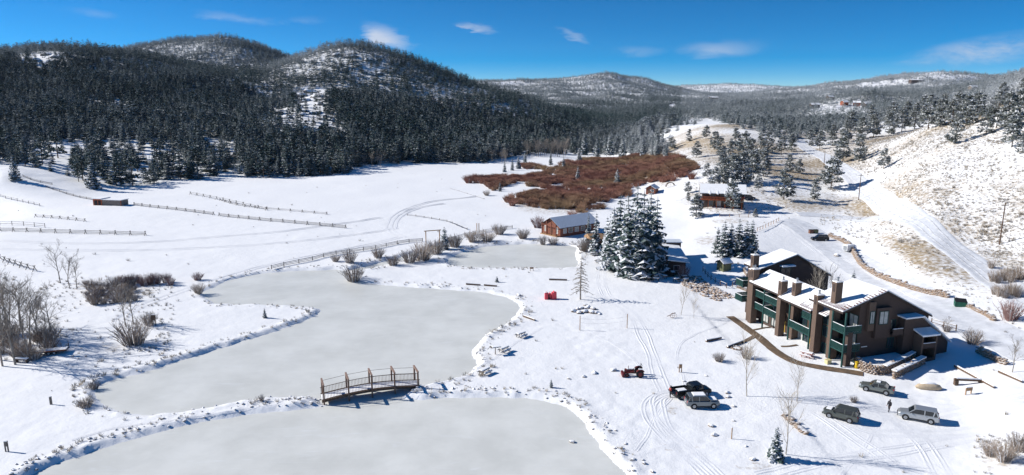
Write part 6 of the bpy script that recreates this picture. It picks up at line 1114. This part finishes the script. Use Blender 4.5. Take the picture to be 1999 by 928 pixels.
q = pick(1313, 621); t = thing('hay_rake', 'small rusty farm implement with spoked wheel in the snow', 'farm implement', q, .3); part('wheel', MB().tube([(.5 * math.cos(a), 0, .5 + .5 * math.sin(a)) for a in np.linspace(0, 6.28, 17)], .04, 5), M_STEEL, t); part('spokes', MB().beam((-.5, 0, .5), (.5, 0, .5), .04, .04).beam((0, 0, 0), (0, 0, 1), .04, .04), M_STEEL, t); part('frame', MB().beam((-1, .4, .3), (.8, .4, .9), .08, .08).beam((-.6, .4, .3), (-.6, -.3, .6), .06, .06), M_STEEL, t); part('tine', MB().tube([(.6, .4, .9), (1.0, .3, .5), (.9, .2, 0)], .03, 4), M_STEEL, t)
q = pick(104, 690); t = thing('flatbed_trailer', 'low flatbed trailer with red rail in the shade of the left grove', 'trailer', q, R(18)); part('deck', MB().b2(-2.2, 2.2, -.95, .95, .5, .62), M_BROWNW, t); part('snow_cap', MB().b2(-2.1, 2.1, -.85, .85, .62, .74), M_SNOW, t, bevel=.05); part('rail', MB().b2(-2.2, 2.2, -1.0, -.94, .62, .8), M_REDW, t); wheels(t, (-.4, .4), .85, .3); part('drawbar', MB().beam((-2.2, 0, .5), (-3.4, 0, .4), .1, .1), M_STEEL, t)
for x in (-2.1, -1, 0, 1, 2.1): part('stake', MB().b2(x - .05, x + .05, .9, .98, .62, 1.3), M_BROWNW, t)
# terrace of logs and fire ring below the walkway
q = pick(1437, 681); t = thing('fire_ring', 'small round stone fire ring with snow at the end of the terrace', 'fire ring', q)
for k in range(10): a = k * .628; vs, fs = ICO1[k % 6]; part('stone', MB().add([(p_[0] * .25 + .75 * math.cos(a), p_[1] * .25 + .75 * math.sin(a), p_[2] * .3 + .15) for p_ in vs], fs), M_TANROCK, t)
part('snow_bed', MB().tube([(0, 0, .05), (0, 0, .16)], .62, 14), M_SNOW, t)

# ---------------------------------------------------------------- people
def person(u, v, rz, label, top, legs_m, pose=0.0, bend=0.0, arm_fwd=.1):
    q = pick(u, v); t = thing('person', label, 'person', q, rz)
    def skin(name, verts, edges, radii, m, sub=2):
        me = bpy.data.meshes.new(name); me.from_pydata(verts, edges, []); o = obj(name, me, t); sk = o.modifiers.new('skin', 'SKIN'); sk.use_smooth_shade = True; o.modifiers.new('sub', 'SUBSURF').levels = sub; o.modifiers['sub'].render_levels = sub
        for i, r_ in enumerate(radii): me.skin_vertices[0].data[i].radius = (r_, r_) if not hasattr(r_, '__len__') else r_; me.skin_vertices[0].data[i].use_root = i == 0
        me.materials.append(m); return o
    st = pose
    V_ = [(0, 0, .95), (bend * .3, 0, 1.18), (bend * .7, 0, 1.42), (bend, 0, 1.54), (bend * 1.1, 0, 1.66), (bend * 1.15 + .02, 0, 1.74),
          (0, .10, .90), (st * .5, .11, .50), (st * .9, .11, .09), (st * .9 + .17, .12, .04), (0, -.10, .90), (-st * .5 + .03, -.11, .50), (-st * 1.0, -.11, .09), (-st * 1.0 + .17, -.12, .04),
          (bend * .7, .20, 1.40), (-arm_fwd * .3, .26, 1.12), (arm_fwd, .25, .90), (bend * .7, -.20, 1.40), (arm_fwd * .3, -.26, 1.12), (arm_fwd * 1.5, -.24, .92)]
    E_ = [(0, 1), (1, 2), (2, 3), (3, 4), (4, 5), (0, 6), (6, 7), (7, 8), (8, 9), (0, 10), (10, 11), (11, 12), (12, 13), (2, 14), (14, 15), (15, 16), (2, 17), (17, 18), (18, 19)]
    rr = [(.15, .12), (.15, .12), (.17, .12), .06, .105, .09, .10, .07, .05, .04, .10, .07, .05, .04, .085, .055, .04, .085, .055, .04]
    skin('body', V_, E_, rr, legs_m)
    J = [V_[i] for i in (0, 1, 2, 14, 15, 16, 17, 18, 19)]; J[0] = (0, 0, .84); skin('jacket', J, [(0, 1), (1, 2), (2, 3), (3, 4), (4, 5), (2, 6), (6, 7), (7, 8)], [(.185, .15), (.18, .145), (.19, .14), .105, .075, .055, .105, .075, .055], top)
    hd = Vector((bend * 1.12, 0, 1.67)); M_SKIN = mat('skin', (.45, .27, .2), .6); fc = MB(); vs, fs = ICO2[0]
    bm = bmesh.new(); bmesh.ops.create_icosphere(bm, subdivisions=2, radius=.1); fc.add([Vector((v_.co.x * .98, v_.co.y * .82, v_.co.z * 1.2)) + hd for v_ in bm.verts], [tuple(x.index for x in f.verts) for f in bm.faces]); bm.free()
    fc.box(hd + Vector((.105, 0, -.01)), (.04, .03, .05)); h_ = part('head', fc, M_SKIN, t, True)
    hr = MB(); bm = bmesh.new(); bmesh.ops.create_icosphere(bm, subdivisions=2, radius=.112); hr.add([Vector((v_.co.x - .018, v_.co.y * .88, max(v_.co.z, -.03) * 1.15 + .02)) + hd for v_ in bm.verts], [tuple(x.index for x in f.verts) for f in bm.faces]); bm.free(); part('cap', hr, mat('dark_cap', (.02, .02, .025), .9), h_)
    for s in (-1, 1): part('eye', MB().box(hd + Vector((.092, s * .035, .02)), (.015, .02, .012)), M_BLACK, h_)
    for i in (16, 19):
        hp = Vector(V_[i]); hm = MB().box(hp + Vector((.02, 0, -.06)), (.05, .085, .10))
        for k in range(4): hm.tube([hp + Vector((.02, -.033 + k * .022, -.10)), hp + Vector((.03, -.033 + k * .022, -.15)), hp + Vector((.05, -.033 + k * .022, -.18 + .006 * (k == 0)))], .010, 5)
        hm.tube([hp + Vector((.04, .03, -.04)), hp + Vector((.08, .03, -.08)), hp + Vector((.085, .025, -.11))], .011, 5); part('hand', hm, M_SKIN, t, True)
M_COAT = mat('dark_coat', (.025, .025, .032), .9); M_JEAN = mat('dark_trousers', (.02, .022, .03), .9); M_REDC = mat('red_jacket', (.36, .07, .06), .85, var=.15)
person(1735, 804, R(200), 'person in dark clothes walking on the snow between two parked cars', M_COAT, M_JEAN, .14)
person(1308, 776, R(10), 'person in a red jacket standing at the tailgate of the black pickup', M_REDC, M_JEAN, .04, .06, .25)

# ---------------------------------------------------------------- thin winter air
me = bpy.data.meshes.new('haze'); B_ = MB().b2(-10500, 10500, -250, 8700, float(GZ.min()) - 1.0, max(float(GZ.max()) + 40, 60.0)); me.from_pydata(B_.v, [], B_.f)
m = bpy.data.materials.new('haze'); m.use_nodes = True; N = m.node_tree.nodes; N.clear(); o_ = N.new('ShaderNodeOutputMaterial'); pv = N.new('ShaderNodeVolumePrincipled'); pv.inputs['Color'].default_value = (.66, .82, 1.0, 1); pv.inputs['Density'].default_value = .00002; pv.inputs['Anisotropy'].default_value = .2
m.node_tree.links.new(pv.outputs[0], o_.inputs['Volume']); me.materials.append(m); tag(obj('haze', me), 'thin bluish winter haze over the valley', 'haze', kind='stuff')
